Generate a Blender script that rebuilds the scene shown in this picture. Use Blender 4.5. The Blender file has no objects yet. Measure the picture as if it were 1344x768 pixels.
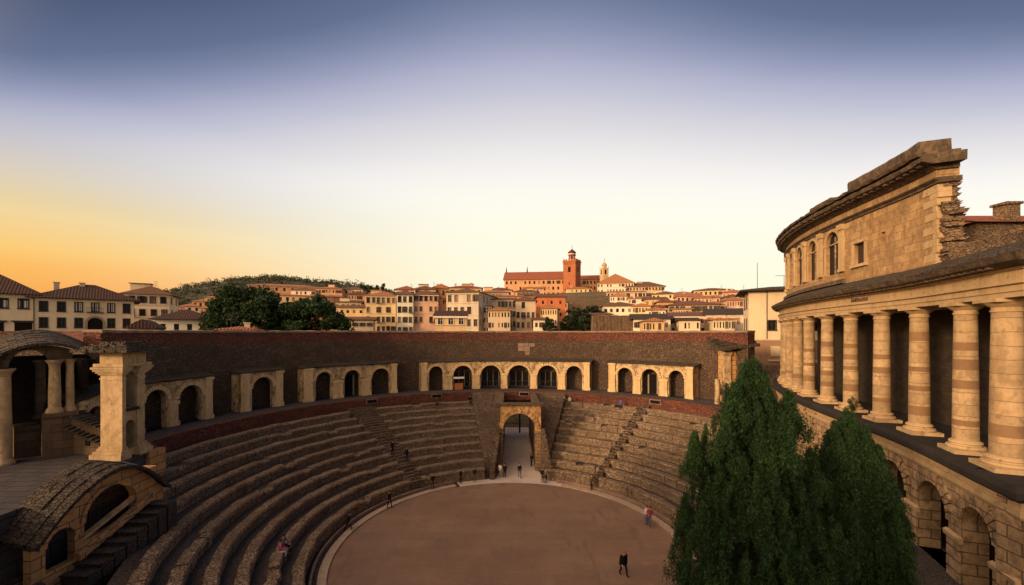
import bpy, bmesh, math, random
import numpy as np
from mathutils import Vector, Matrix, noise
R = math.radians
rnd = random.Random(7)
SC = bpy.context.scene
COL = SC.collection
EYE = 17.5; FPX = 545.0; CX = 670.0; HY = 436.0
CEN = (0.0, 34.3)                      # centre of the arena
def PX(x, Y): return (x - CX) / FPX * Y
def PZ(y, Y): return EYE - (y - HY) / FPX * Y
def sstep(a, b, x):
    t = min(1, max(0, (x - a) / (b - a))); return t * t * (3 - 2 * t)
def nz(x, y, z=0.0): return noise.noise(Vector((x, y, z)))

# ------------------------------------------------------------------ materials
class NT:
    def __init__(s, name):
        s.m = bpy.data.materials.new(name); s.m.use_nodes = True
        s.t = s.m.node_tree; s.t.nodes.clear()
        s.out = s.n('ShaderNodeOutputMaterial'); s.b = s.n('ShaderNodeBsdfPrincipled')
        s.l(s.b.outputs[0], s.out.inputs[0])
    def n(s, kind, **kw):
        k = s.t.nodes.new(kind)
        for a, v in kw.items(): setattr(k, a, v)
        return k
    def l(s, a, b): s.t.links.new(a, b)
    def put(s, sock, v):
        if hasattr(v, 'links') or hasattr(v, 'is_linked'): s.l(v, sock)
        else: sock.default_value = v
    def pos(s): return s.n('ShaderNodeNewGeometry').outputs['Position']
    def uv(s): return s.n('ShaderNodeTexCoord').outputs['UV']
    def scale(s, vec, sc):
        k = s.n('ShaderNodeVectorMath', operation='MULTIPLY'); s.l(vec, k.inputs[0]); k.inputs[1].default_value = sc
        return k.outputs[0]
    def noise(s, vec, sc, detail=4, rough=.6):
        k = s.n('ShaderNodeTexNoise'); s.l(vec, k.inputs['Vector'])
        k.inputs['Scale'].default_value = sc; k.inputs['Detail'].default_value = detail; k.inputs['Roughness'].default_value = rough
        return k.outputs['Fac']
    def ramp(s, fac, a, b, c0=0.0, c1=1.0):
        k = s.n('ShaderNodeMapRange'); s.l(fac, k.inputs[0]); k.inputs[1].default_value = a; k.inputs[2].default_value = b
        k.inputs[3].default_value = c0; k.inputs[4].default_value = c1; k.clamp = True
        return k.outputs[0]
    def mix(s, f, a, b, mode='MIX'):
        k = s.n('ShaderNodeMix', data_type='RGBA', blend_type=mode)
        s.put(k.inputs[0], f)
        for i, v in ((6, a), (7, b)):
            if isinstance(v, (tuple, list)): k.inputs[i].default_value = (*v[:3], 1)
            else: s.l(v, k.inputs[i])
        return k.outputs[2]
    def math(s, op, a, b=0.0):
        k = s.n('ShaderNodeMath', operation=op); s.put(k.inputs[0], a); s.put(k.inputs[1], b); return k.outputs[0]
    def bump(s, h, strength, dist):
        k = s.n('ShaderNodeBump'); s.l(h, k.inputs['Height']); k.inputs['Strength'].default_value = strength
        k.inputs['Distance'].default_value = dist; s.l(k.outputs[0], s.b.inputs['Normal'])
    def fin(s, col, rough=.9, spec=.2):
        if isinstance(col, (tuple, list)): s.b.inputs['Base Color'].default_value = (*col[:3], 1)
        else: s.l(col, s.b.inputs['Base Color'])
        s.b.inputs['Roughness'].default_value = rough
        s.b.inputs['Specular IOR Level'].default_value = spec
        return s.m

def mat_stone(name, c1, c2, stain, brick=None, mortar=(.08, .06, .04), bs=.6, nsc=1.0, stain_amt=.6, off=.5, var=.35, msize=.03, grime=None):
    """weathered stone or brickwork; brick = (w, h) in metres laid out in the surface's own UVs"""
    t = NT(name); p = t.pos()
    big = t.noise(p, .35 * nsc, 6, .65); fine = t.noise(p, 5 * nsc, 5, .7)
    col = t.mix(t.ramp(big, .3, .7), c1, c2)
    h = t.math('MULTIPLY', fine, .5)
    if brick:
        wob = t.n('ShaderNodeTexNoise'); t.l(p, wob.inputs['Vector']); wob.inputs['Scale'].default_value = .9 / brick[1]; wob.inputs['Detail'].default_value = 3
        w1 = t.n('ShaderNodeVectorMath', operation='SUBTRACT'); t.l(wob.outputs['Color'], w1.inputs[0]); w1.inputs[1].default_value = (.5, .5, .5)
        w2 = t.n('ShaderNodeVectorMath', operation='MULTIPLY_ADD'); t.l(w1.outputs[0], w2.inputs[0]); w2.inputs[1].default_value = (brick[1] * .22,) * 3; t.l(t.uv(), w2.inputs[2])
        k = t.n('ShaderNodeTexBrick'); t.l(w2.outputs[0], k.inputs['Vector'])
        k.inputs['Scale'].default_value = 1; k.inputs['Brick Width'].default_value = brick[0]; k.inputs['Row Height'].default_value = brick[1]
        k.inputs['Mortar Size'].default_value = msize * brick[1] * 2; k.inputs['Mortar Smooth'].default_value = .3
        k.inputs['Bias'].default_value = 0; k.offset = off
        k.inputs['Color1'].default_value = (1 - var, 1 - var, 1 - var, 1); k.inputs['Color2'].default_value = (1 + var * .6, 1 + var * .5, 1 + var * .4, 1)
        k.inputs['Mortar'].default_value = (1, 1, 1, 1)
        bc = t.mix(1.0, col, k.outputs['Color'], 'MULTIPLY')
        col = bc
        h = t.math('SUBTRACT', h, t.math('MULTIPLY', k.outputs['Fac'], .8))
    streak = t.noise(t.scale(p, (1.3, 1.3, .25)), .9 * nsc, 6, .7)
    col = t.mix(t.math('MULTIPLY', t.ramp(streak, .48, .72), stain_amt), col, stain)
    col = t.mix(t.ramp(fine, .3, .75, 0, .45), col, tuple(min(1, c * 1.5) for c in c2))
    if grime:
        gr = t.noise(t.scale(p, (1, 1, .7)), 1.9, 6, .72); col = t.mix(t.ramp(gr, .47, .60, 0, .85), col, grime)
        g2 = t.noise(p, .45, 4, .7); col = t.mix(t.ramp(g2, .5, .7, 0, .5), col, tuple(x * .8 for x in grime))
    pit = t.noise(p, 2.3 * nsc, 3, .5)
    col = t.mix(t.ramp(pit, .28, .4, .55, 0), col, stain)
    if brick: col = t.mix(k.outputs['Fac'], col, mortar)
    t.bump(h, bs, .06)
    return t.fin(col)

def mat_cobble(name, c1, c2, gap, sc=3.5, bs=1.0, st=1.0, edge=.13):
    t = NT(name); p = t.pos()
    if st != 1: p = t.scale(p, (1, 1, st))
    v = t.n('ShaderNodeTexVoronoi'); t.l(p, v.inputs['Vector']); v.inputs['Scale'].default_value = sc
    v2 = t.n('ShaderNodeTexVoronoi', feature='DISTANCE_TO_EDGE'); t.l(p, v2.inputs['Vector']); v2.inputs['Scale'].default_value = sc
    sx = t.n('ShaderNodeSeparateColor'); t.l(v.outputs['Color'], sx.inputs[0])
    col = t.mix(sx.outputs[0], c1, c2)
    big = t.noise(p, .5, 5, .65)
    col = t.mix(t.ramp(big, .42, .68, 0, .75), col, gap)
    vb = t.noise(t.scale(t.pos(), (1, 1, .6)), .13, 5, .65); col = t.mix(t.ramp(vb, .4, .66, 0, .5), col, tuple(c * .8 for c in c1))
    e = t.ramp(v2.outputs['Distance'], 0, edge)
    col = t.mix(e, gap, col)
    fine = t.noise(p, 9, 4, .7)
    col = t.mix(t.ramp(fine, .35, .7, 0, .4), col, tuple(c * 1.7 for c in c2))
    h = t.math('ADD', e, t.math('MULTIPLY', fine, .5))
    t.bump(h, bs, .08)
    return t.fin(col)

def mat_plaster(name, c, stain=None, amt=.5):
    t = NT(name); p = t.pos(); stain = stain or tuple(x * .45 for x in c)
    a = t.noise(t.scale(p, (1, 1, .35)), .5, 6, .7); b = t.noise(p, 3, 4, .6)
    col = t.mix(t.ramp(a, .45, .75, 0, amt), c, stain)
    col = t.mix(t.ramp(b, .4, .75, 0, .3), col, tuple(min(.9, x * 1.25) for x in c))
    t.bump(b, .2, .03)
    return t.fin(col, .85)

def mat_tile(name, c1, c2, pitch=.35, bs=1.0):
    """clay roof tiles: ridges running down the slope (u across the slope, v down it)"""
    t = NT(name); p = t.pos(); uv = t.uv()
    sx = t.n('ShaderNodeSeparateXYZ'); t.l(uv, sx.inputs[0])
    ph = t.math('MULTIPLY', sx.outputs[0], 6.283 / pitch)
    s = t.math('ADD', t.math('MULTIPLY', t.math('SINE', ph), .5), .5)
    row = t.math('FRACT', t.math('MULTIPLY', sx.outputs[1], 1 / .42))
    h = t.math('ADD', s, t.math('MULTIPLY', row, .5))
    a = t.noise(p, 1.2, 5, .7); b = t.noise(p, 6, 4, .7)
    col = t.mix(t.ramp(a, .3, .7), c1, c2)
    col = t.mix(t.ramp(b, .4, .75, 0, .6), col, tuple(c * 1.6 for c in c2))
    col = t.mix(t.ramp(s, 0, .35, .3, 0), col, tuple(c * .35 for c in c1))
    t.bump(h, bs, .08)
    return t.fin(col, .85)

def mat_plain(name, c, rough=.7, spec=.3, metal=0.0):
    t = NT(name); b = t.noise(t.pos(), 4, 3, .6)
    t.b.inputs['Metallic'].default_value = metal
    return t.fin(t.mix(t.ramp(b, .35, .7), c, tuple(x * .7 for x in c)), rough, spec)

def mat_leaf(name, c1, c2, c3):
    t = NT(name); p = t.pos()
    a = t.noise(p, .8, 3, .6); b = t.noise(p, 9, 2, .6)
    col = t.mix(t.ramp(a, .35, .65), c1, c2)
    col = t.mix(t.ramp(b, .5, .75, 0, .8), col, c3)
    t.fin(col, .6, .25)
    tr = t.n('ShaderNodeBsdfTranslucent'); t.l(col, tr.inputs[0])
    mx = t.n('ShaderNodeMixShader'); mx.inputs[0].default_value = .2
    t.l(t.b.outputs[0], mx.inputs[1]); t.l(tr.outputs[0], mx.inputs[2]); t.l(mx.outputs[0], t.out.inputs[0])
    return t.m

M = {}
M['drum'] = mat_stone('drum_stone', (.46, .31, .16), (.34, .21, .095), (.15, .09, .05), (1.5, .62), (.26, .17, .09), .8, .7, .6, var=.3, msize=.015, grime=(.24, .145, .07))
M['drumplain'] = mat_stone('dressed_stone', (.50, .36, .20), (.37, .25, .13), (.14, .09, .055), None, bs=.7, nsc=1.5, stain_amt=.6)
M['rustic'] = mat_stone('rusticated_stone', (.44, .31, .18), (.34, .23, .125), (.11, .075, .045), (1.15, .55), (.10, .066, .042), 1.0, .8, .5, var=.25, msize=.025, grime=(.20, .13, .075))
M['column'] = mat_stone('banded_column_stone', (.46, .33, .185), (.36, .245, .13), (.17, .11, .065), (9, .62), (.24, .155, .09), .7, 1.3, .5, var=.25, msize=.014, grime=(.27, .18, .10))
M['colband'] = mat_stone('reddish_column_drum', (.235, .14, .072), (.18, .105, .055), (.14, .09, .055), None, bs=.4)
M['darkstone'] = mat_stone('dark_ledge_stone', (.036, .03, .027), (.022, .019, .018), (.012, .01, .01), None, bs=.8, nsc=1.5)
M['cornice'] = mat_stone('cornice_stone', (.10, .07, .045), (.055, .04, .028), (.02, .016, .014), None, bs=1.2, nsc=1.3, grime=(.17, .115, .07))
M['archstone'] = mat_stone('arch_moulding_stone', (.66, .48, .26), (.50, .34, .17), (.13, .08, .045), None, bs=1.0, nsc=1.5, stain_amt=.6)
M['arcade'] = mat_stone('arcade_stone', (.62, .47, .28), (.42, .29, .15), (.10, .065, .038), None, bs=1.2, nsc=1.3, stain_amt=.7, grime=(.17, .10, .052))
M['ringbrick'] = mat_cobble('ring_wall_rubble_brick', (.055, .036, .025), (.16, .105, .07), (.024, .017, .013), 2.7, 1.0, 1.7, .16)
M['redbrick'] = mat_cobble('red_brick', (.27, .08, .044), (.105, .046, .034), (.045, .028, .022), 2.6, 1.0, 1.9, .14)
M['kerb'] = mat_stone('kerb_stone', (.42, .32, .225), (.32, .24, .165), (.13, .095, .07), None, bs=.6, nsc=2)
M['coping'] = mat_stone('coping_stone', (.30, .20, .14), (.18, .12, .09), (.06, .045, .035), None, bs=.5, nsc=2)
M['paving'] = mat_stone('terrace_paving', (.085, .075, .075), (.055, .05, .052), (.03, .027, .028), (1.6, .8), (.03, .026, .026), .4, .6, .5, var=.2)
M['seat'] = mat_cobble('seat_cobble', (.14, .093, .06), (.38, .27, .175), (.024, .017, .012), 4.2, .9)
M['trough'] = mat_cobble('footway_rubble', (.10, .08, .066), (.066, .053, .046), (.024, .019, .017), 5.0, .6)
M['ramp'] = mat_cobble('ramp_rubble', (.22, .15, .10), (.12, .083, .058), (.035, .026, .02), 3.4)
M['rubble'] = mat_cobble('rubble_core', (.30, .20, .115), (.17, .11, .07), (.05, .034, .024), 3.2, 1.0, 2.6, .08)
M['gate'] = mat_stone('gate_stone', (.62, .38, .17), (.46, .26, .10), (.10, .055, .03), None, bs=1.0, nsc=1.6, stain_amt=.6, grime=(.22, .11, .05))
M['jamb'] = mat_stone('gate_jamb_stone', (.32, .20, .11), (.22, .14, .08), (.07, .045, .03), (.7, .42), (.05, .035, .025), .9)
M['lunette'] = mat_stone('lunette_ashlar', (.58, .33, .14), (.44, .24, .10), (.12, .07, .04), (1.25, .6), (.08, .05, .03), .8, 1.0, .5, var=.28, msize=.02)  # warm light on the wall is put into the orange stone colour
M['pier'] = mat_stone('pier_stone', (.58, .42, .23), (.45, .31, .16), (.14, .09, .055), None, bs=1.1, grime=(.36, .24, .13), nsc=2.0)
M['loggia'] = mat_stone('loggia_stone', (.17, .11, .066), (.115, .075, .046), (.04, .03, .022), (1.2, .6), (.06, .042, .028), .7, msize=.015)
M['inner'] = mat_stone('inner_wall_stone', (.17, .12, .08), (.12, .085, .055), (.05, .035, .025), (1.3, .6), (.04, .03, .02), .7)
M['dim'] = mat_stone('painted_shade_stone', (.055, .04, .028), (.038, .028, .02), (.018, .014, .011), (.5, .25), (.04, .03, .022), .7)  # near black: shade of the inner recesses put into the stone colour
M['tiledark'] = mat_tile('dark_roof_tile', (.04, .03, .026), (.07, .053, .043), .38)
M['tilebrown'] = mat_tile('brown_roof_tile', (.045, .024, .018), (.07, .037, .027), .4, .6)
M['tilewarm'] = mat_tile('warm_brown_tile', (.12, .058, .034), (.17, .085, .05), .4, .6)
M['tilered'] = mat_tile('red_roof_tile', (.24, .075, .045), (.32, .11, .06), .4)
M['tileorange'] = mat_tile('orange_roof_tile', (.30, .13, .06), (.38, .17, .085), .5)
M['tilerow'] = mat_cobble('rough_slab_roof', (.05, .04, .032), (.115, .09, .068), (.016, .013, .011), 4.5, 1.0, 1.4, .1)
M['glass'] = mat_plain('dark_glass', (.012, .01, .009), .35, .15)
M['dark'] = mat_plain('dark_opening', (.012, .009, .008), .9, .1)
M['wood'] = mat_plain('dark_wood', (.05, .03, .02), .7)
M['frame'] = mat_plain('window_frame_paint', (.30, .23, .16), .7)
M['framedark'] = mat_plain('dark_frame', (.045, .03, .025), .6)
M['white'] = mat_plain('pale_curtain', (.62, .55, .45), .9)
M['iron'] = mat_plain('iron', (.03, .028, .028), .5, .4)
M['bark'] = mat_stone('bark', (.07, .05, .035), (.045, .032, .022), (.02, .015, .01), None, nsc=3)
M['leafcon'] = mat_leaf('conifer_leaf', (.012, .034, .011), (.024, .060, .015), (.058, .105, .026))
M['leafbroad'] = mat_leaf('broad_leaf', (.012, .030, .008), (.022, .048, .011), (.045, .078, .015))
M['leafdark'] = mat_leaf('dark_far_leaf', (.016, .03, .012), (.028, .044, .016), (.045, .06, .02))
M['woods'] = mat_leaf('hill_woods_leaf', (.05, .062, .034), (.075, .08, .04), (.12, .11, .05))
for nm, c in dict(cream=(.66, .52, .34), pale=(.72, .60, .44), yellow=(.66, .48, .25), ochre=(.60, .41, .21), orange=(.58, .31, .15),
                  redor=(.56, .18, .07), pink=(.60, .36, .24), grey=(.56, .46, .33), white=(.76, .66, .49), tan=(.56, .42, .27),
                  brown=(.30, .18, .11), brickor=(.40, .135, .055)).items():
    M['w_' + nm] = mat_plaster('plaster_' + nm, c)
M['brickhill'] = mat_stone('tower_brick', (.42, .15, .065), (.33, .115, .05), (.15, .06, .035), (.9, .4), (.22, .09, .05), .6, .5, .4)

# ------------------------------------------------------------------ mesh builder
class MB:
    def __init__(s): s.v = []; s.f = []; s.uv = []; s.mi = []
    def poly(s, pts, uvs=None, mi=0):
        b = len(s.v); s.v += [tuple(p) for p in pts]; s.f.append(tuple(range(b, b + len(pts))))
        if uvs is None: uvs = s.auto(pts)
        s.uv += uvs; s.mi.append(mi)
    def auto(s, pts):
        a, b, c = Vector(pts[0]), Vector(pts[1]), Vector(pts[2]); n = (b - a).cross(c - a)
        if n.length < 1e-9 and len(pts) > 3: n = (c - a).cross(Vector(pts[3]) - a)
        ax = [abs(n.x), abs(n.y), abs(n.z)]
        if ax[2] >= max(ax[0], ax[1]): return [(p[0], p[1]) for p in pts]
        if ax[0] > ax[1]: return [(p[1], p[2]) for p in pts]
        return [(p[0], p[2]) for p in pts]
    def box(s, x0, x1, y0, y1, z0, z1, mi=0, mat=None, bottom=True):
        P = [Vector((x, y, z)) for z in (z0, z1) for y in (y0, y1) for x in (x0, x1)]
        F = [((0, 1, 5, 4), 0), ((1, 3, 7, 5), 1), ((3, 2, 6, 7), 0), ((2, 0, 4, 6), 1), ((4, 5, 7, 6), 2)]
        if bottom: F.append(((2, 3, 1, 0), 2))
        for f, k in F:
            uv = [((P[i].x, P[i].z), (P[i].y, P[i].z), (P[i].x, P[i].y))[k] for i in f]
            s.poly([(mat @ P[i]) if mat else P[i] for i in f], uv, mi)
    def lathe(s, prof, c, n=20, mi=0, a0=0.0):
        for i in range(n):
            a, b = a0 + 2 * math.pi * i / n, a0 + 2 * math.pi * (i + 1) / n
            for (r0, z0), (r1, z1) in zip(prof, prof[1:]):
                p = [(c[0] + r * math.cos(t), c[1] + r * math.sin(t), c[2] + z) for r, t, z in ((r0, a, z0), (r0, b, z0), (r1, b, z1), (r1, a, z1))]
                u = [(a * r0, z0), (b * r0, z0), (b * r0, z1), (a * r0, z1)]
                if r0 < 1e-6: p, u = p[1:], u[1:]
                elif r1 < 1e-6: p, u = p[:3], u[:3]
                s.poly(p, u, mi)
    def tube(s, pts, rads, n=6, mi=0):
        rings = []
        for i, p in enumerate(pts):
            p = Vector(p); a = Vector(pts[max(0, i - 1)]); b = Vector(pts[min(len(pts) - 1, i + 1)])
            d = (b - a).normalized(); x = d.cross(Vector((.3, .9, .2))).normalized(); y = d.cross(x)
            rings.append([p + (x * math.cos(2 * math.pi * k / n) + y * math.sin(2 * math.pi * k / n)) * rads[i] for k in range(n)])
        for A, B in zip(rings, rings[1:]):
            for k in range(n): s.poly([A[k], A[(k + 1) % n], B[(k + 1) % n], B[k]], None, mi)
        s.poly(rings[0][::-1], None, mi); s.poly(rings[-1], None, mi)
    def mesh(s, name, mats, origin=(0, 0, 0), smooth=False, merge=True):
        me = bpy.data.meshes.new(name); o = origin
        me.from_pydata([(v[0] - o[0], v[1] - o[1], v[2] - o[2]) for v in s.v], [], s.f)
        l = me.uv_layers.new(name='UVMap'); l.data.foreach_set('uv', [c for u in s.uv for c in u[:2]])
        for m in (mats if isinstance(mats, (list, tuple)) else [mats]): me.materials.append(M[m] if isinstance(m, str) else m)
        me.polygons.foreach_set('material_index', s.mi)
        if merge:
            bm = bmesh.new(); bm.from_mesh(me); bmesh.ops.remove_doubles(bm, verts=bm.verts, dist=.0008); bm.to_mesh(me); bm.free()
        if smooth:
            me.polygons.foreach_set('use_smooth', [True] * len(me.polygons)); me.set_sharp_from_angle(angle=R(38))
        me.update(); return me

def wloc(o):
    v = Vector((0, 0, 0))
    while o: v += o.location; o = o.parent
    return v
def tag(o, label, cat, group=None):
    o['label'] = label; o['category'] = cat
    if group: o['group'] = group
    return o
def thing(name, label, cat, loc=(0, 0, 0), rz=0.0, group=None):
    o = bpy.data.objects.new(name, None); COL.objects.link(o); o.location = loc; o.rotation_euler.z = rz
    o.empty_display_size = .3
    return tag(o, label, cat, group)
def part(mb, name, mats, parent, local=False, smooth=False, merge=True, label=None):
    """a part under its thing; geometry in world coordinates unless local"""
    me = mb.mesh(name, mats, (0, 0, 0) if local else wloc(parent), smooth, merge)
    o = bpy.data.objects.new(name, me); COL.objects.link(o); o.parent = parent
    if label: o['label'] = label
    return o
def solo(mb, name, mats, label=None, cat=None, group=None, kind=None, smooth=False, org=None):
    org = org or (0, 0, 0)
    o = bpy.data.objects.new(name, mb.mesh(name, mats, org, smooth)); COL.objects.link(o); o.location = org
    if label: tag(o, label, cat, group)
    if kind: o['kind'] = kind
    return o
def inst(me, name, parent, loc, rz=0.0):
    o = bpy.data.objects.new(name, me); COL.objects.link(o); o.parent = parent; o.location = loc; o.rotation_euler.z = rz
    return o

# ------------------------------------------------------------------ walls with openings, sweeps
def arc_v(op, u):
    uc, a, base, spring, rise = op
    return spring + rise * math.sqrt(max(0, 1 - ((u - uc) / a) ** 2))
def archwall(mb, mapf, U0, U1, V0, V1, T, ops=(), du=2.0, back=True, ends=True, mi=0, na=7):
    """wall over u in [U0,U1], v from V0(u) to V1(u), thickness T, ops = (centre, half width, base, spring, rise)"""
    V0 = V0 if callable(V0) else (lambda u, c=V0: c)
    V1 = V1 if callable(V1) else (lambda u, c=V1: c)
    cuts = {U0, U1}; n = max(1, int((U1 - U0) / du))
    cuts |= {U0 + (U1 - U0) * i / n for i in range(n + 1)}
    for op in ops:
        uc, a = op[0], op[1]
        k = na if op[4] > 0 else 1
        cuts |= {uc + a * math.cos(math.pi * i / (2 * k)) * s for i in range(2 * k + 1) for s in (1,)} | {uc - a, uc + a}
    cs = sorted(cuts); us = [cs[0]]
    for c in cs[1:]:
        if c - us[-1] > 1e-5 and U0 - 1e-6 <= c <= U1 + 1e-6: us.append(c)
    def strip(ua, ub, a0, b0, a1, b1):
        for d in ((0, T) if back else (0,)):
            mb.poly([mapf(ua, d, a0), mapf(ub, d, b0), mapf(ub, d, b1), mapf(ua, d, a1)], [(ua, a0), (ub, b0), (ub, b1), (ua, a1)], mi)
    for ua, ub in zip(us, us[1:]):
        um = (ua + ub) / 2; op = next((o for o in ops if abs(um - o[0]) < o[1]), None)
        if op:
            if op[2] > V0(um) + 1e-4:
                strip(ua, ub, V0(ua), V0(ub), op[2], op[2])
                mb.poly([mapf(ua, 0, op[2]), mapf(ub, 0, op[2]), mapf(ub, T, op[2]), mapf(ua, T, op[2])], [(ua, 0), (ub, 0), (ub, T), (ua, T)], mi)
            va, vb = arc_v(op, ua), arc_v(op, ub)
            strip(ua, ub, va, vb, V1(ua), V1(ub))
            mb.poly([mapf(ua, 0, va), mapf(ub, 0, vb), mapf(ub, T, vb), mapf(ua, T, va)], [(ua, 0), (ub, 0), (ub, T), (ua, T)], mi)
        else: strip(ua, ub, V0(ua), V0(ub), V1(ua), V1(ub))
        mb.poly([mapf(ua, 0, V1(ua)), mapf(ub, 0, V1(ub)), mapf(ub, T, V1(ub)), mapf(ua, T, V1(ua))], [(ua, 0), (ub, 0), (ub, T), (ua, T)], mi)
    for uc, a, base, spring, rise in ops:
        for u in (uc - a, uc + a):
            b = max(base, V0(u))
            mb.poly([mapf(u, 0, b), mapf(u, T, b), mapf(u, T, spring), mapf(u, 0, spring)], [(0, b), (T, b), (T, spring), (0, spring)], mi)
    if ends:
        for u in (U0, U1):
            mb.poly([mapf(u, 0, V0(u)), mapf(u, T, V0(u)), mapf(u, T, V1(u)), mapf(u, 0, V1(u))], [(0, V0(u)), (T, V0(u)), (T, V1(u)), (0, V1(u))], mi)
def archring(mb, mapf, op, w, proud, mi=0, n=13, gap=.02, var=0.0):
    """voussoirs round an arch, one wedge block each"""
    uc, a, base, spring, rise = op
    for i in range(n):
        t0, t1 = math.pi * i / n + gap, math.pi * (i + 1) / n - gap
        ww = w * (1 + (rnd.uniform(-var, var) if var else 0))
        def q(t, k, d): return mapf(uc + (a + k) * math.cos(t), d, spring + (rise + k * rise / a) * math.sin(t))
        A = [q(t0, .004, -proud), q(t1, .004, -proud), q(t1, ww, -proud), q(t0, ww, -proud)]; B = [q(t0, .004, .03), q(t1, .004, .03), q(t1, ww, .03), q(t0, ww, .03)]
        mb.poly(A, None, mi)
        for j in range(4): mb.poly([A[j], A[(j + 1) % 4], B[(j + 1) % 4], B[j]], None, mi)
def sweep(mb, mapf, prof, U0, U1, du=1.0, mi=0, closed=True, caps=True, jit=0.0):
    n = max(1, int(math.ceil((U1 - U0) / du))); us = [U0 + (U1 - U0) * i / n for i in range(n + 1)]
    m = len(prof); L = [0]
    for a, b in zip(prof, prof[1:]): L.append(L[-1] + math.hypot(b[0] - a[0], b[1] - a[1]))
    rings = [[mapf(u, d + jit * nz(u * 1.7, k * 3.1, 2), v + jit * nz(u * 1.3, k * 2.7, 9)) for k, (d, v) in enumerate(prof)] for u in us]
    for i in range(n):
        for j in range(m if closed else m - 1):
            k = (j + 1) % m; l0 = L[j]; l1 = L[k] if k else L[j] + .3
            mb.poly([rings[i][j], rings[i + 1][j], rings[i + 1][k], rings[i][k]], [(us[i], l0), (us[i + 1], l0), (us[i + 1], l1), (us[i], l1)], mi)
    if caps and closed:
        mb.poly(rings[0], list(prof), mi); mb.poly(rings[-1], list(prof), mi)

RW = 35.4
def ring(Rref):
    """u metres along a circle of radius Rref round the arena (u = 0 straight ahead), d outwards"""
    def f(u, d, v):
        a = u / Rref; r = Rref + d
        return Vector((CEN[0] + r * math.sin(a), CEN[1] + r * math.cos(a), v))
    return f
def pol(r, deg, z): return Vector((CEN[0] + r * math.sin(R(deg)), CEN[1] + r * math.cos(R(deg)), z))
def phi_at(x, r):
    k = (x - CX) / FPX; A = 1 + k * k; B = -2 * CEN[1]; C = CEN[1] ** 2 - r * r
    Y = (-B + math.sqrt(B * B - 4 * A * C)) / (2 * A); return math.atan2(k * Y - CEN[0], Y - CEN[1])
def straight(p0, p1):
    """u along p0->p1, d to the left of the direction of travel"""
    d = Vector((p1[0] - p0[0], p1[1] - p0[1], 0)); d.normalize(); n = Vector((-d.y, d.x, 0))
    return lambda u, dd, v: Vector((p0[0], p0[1], v)) + d * u + n * dd
class Path:
    def __init__(s, pts):
        P = [Vector((*p, 0)) for p in pts]; P = [P[0] * 2 - P[1]] + P + [P[-1] * 2 - P[-2]]; s.p = []
        for i in range(1, len(P) - 2):
            for k in range(24):
                t = k / 24; a, b, c, d = P[i - 1:i + 3]
                s.p.append(.5 * ((2 * b) + (c - a) * t + (2 * a - 5 * b + 4 * c - d) * t * t + (3 * b - a - 3 * c + d) * t ** 3))
        s.p.append(P[-2]); s.L = [0]
        for a, b in zip(s.p, s.p[1:]): s.L.append(s.L[-1] + (b - a).length)
    def at(s, u):
        if u <= 0: t = (s.p[1] - s.p[0]).normalized(); return s.p[0] + t * u, t
        if u >= s.L[-1]: t = (s.p[-1] - s.p[-2]).normalized(); return s.p[-1] + t * (u - s.L[-1]), t
        import bisect
        i = bisect.bisect_right(s.L, u) - 1; k = (u - s.L[i]) / (s.L[i + 1] - s.L[i])
        def tan(j): return (s.p[min(j + 1, len(s.p) - 1)] - s.p[max(0, j - 1)]).normalized()
        return s.p[i].lerp(s.p[i + 1], k), tan(i).lerp(tan(i + 1), k).normalized()
    def off(s, o):
        """d inwards (to the right of travel); o = outward offset of the face"""
        def f(u, d, v):
            p, t = s.at(u); n = Vector((-t.y, t.x, 0)); q = p + n * (o - d); return Vector((q.x, q.y, v))
        return f
    def u_at(s, x, o):
        best = None
        f = s.off(o)
        for i in range(0, 800):
            u = i * .06 - 2; q = f(u, 0, 0); px = CX + q.x / q.y * FPX
            if px < x: return u
        return 30
# ================================================================== the arena
def disc(mb, r0, r1, a0, a1, z, n=90):
    for i in range(n):
        a, b = a0 + (a1 - a0) * i / n, a0 + (a1 - a0) * (i + 1) / n
        P = [pol(r0, a, z), pol(r0, b, z), pol(r1, b, z), pol(r1, a, z)]
        if r0 < 1e-6: P = P[1:]
        mb.poly(P)
# ground: one sheet to the horizon, rising behind the ring wall into the town's hill
def hz(x, y):
    s = math.hypot(x - CEN[0], y - CEN[1]) - 37.0
    z = 13.0 * sstep(9, 24, s)
    z += 24 * math.exp(-((x - 55) / 120) ** 2) * sstep(110, 270, y)
    z += 6 * sstep(120, 230, y) * sstep(-260, -60, x) * (1 - sstep(300, 500, y))
    z -= 20 * sstep(330, 520, y)
    return z
def hill(x, y):
    if y < 420: return -99
    h = 104 * math.exp(-((x + 420) / 230) ** 2) + 66 * math.exp(-((x + 820) / 330) ** 2) + 46 * math.exp(-((x + 200) / 130) ** 2)
    return h * sstep(460, 760, y) * (1 - .5 * sstep(900, 1300, y)) + 6 * nz(x * .012, y * .012) - 8
xs = sorted({-3000, -1800, -1200, -800, -600, 3000, 1800, 1200, 800, 600} | set(range(-500, 501, 12)) | set(range(-80, 81, 4)))
ys = sorted({-600, -200, 700, 1000, 1500, 2200, 4000} | set(range(-60, 560, 8)))
g = MB()
me = bpy.data.meshes.new('ground')
V = [(x, y, hz(x, y) - .03) for y in ys for x in xs]; nx = len(xs)
F = [(j * nx + i, j * nx + i + 1, (j + 1) * nx + i + 1, (j + 1) * nx + i) for j in range(len(ys) - 1) for i in range(nx - 1)]
me.from_pydata(V, [], F)
t = NT('hill_earth'); p = t.pos(); a = t.noise(p, .06, 6, .7); b = t.noise(p, .9, 5, .7)
c = t.mix(t.ramp(a, .4, .6), (.16, .105, .06), (.055, .06, .03)); c = t.mix(t.ramp(b, .4, .7, 0, .6), c, (.24, .17, .10)); t.bump(b, .6, .3)
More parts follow.
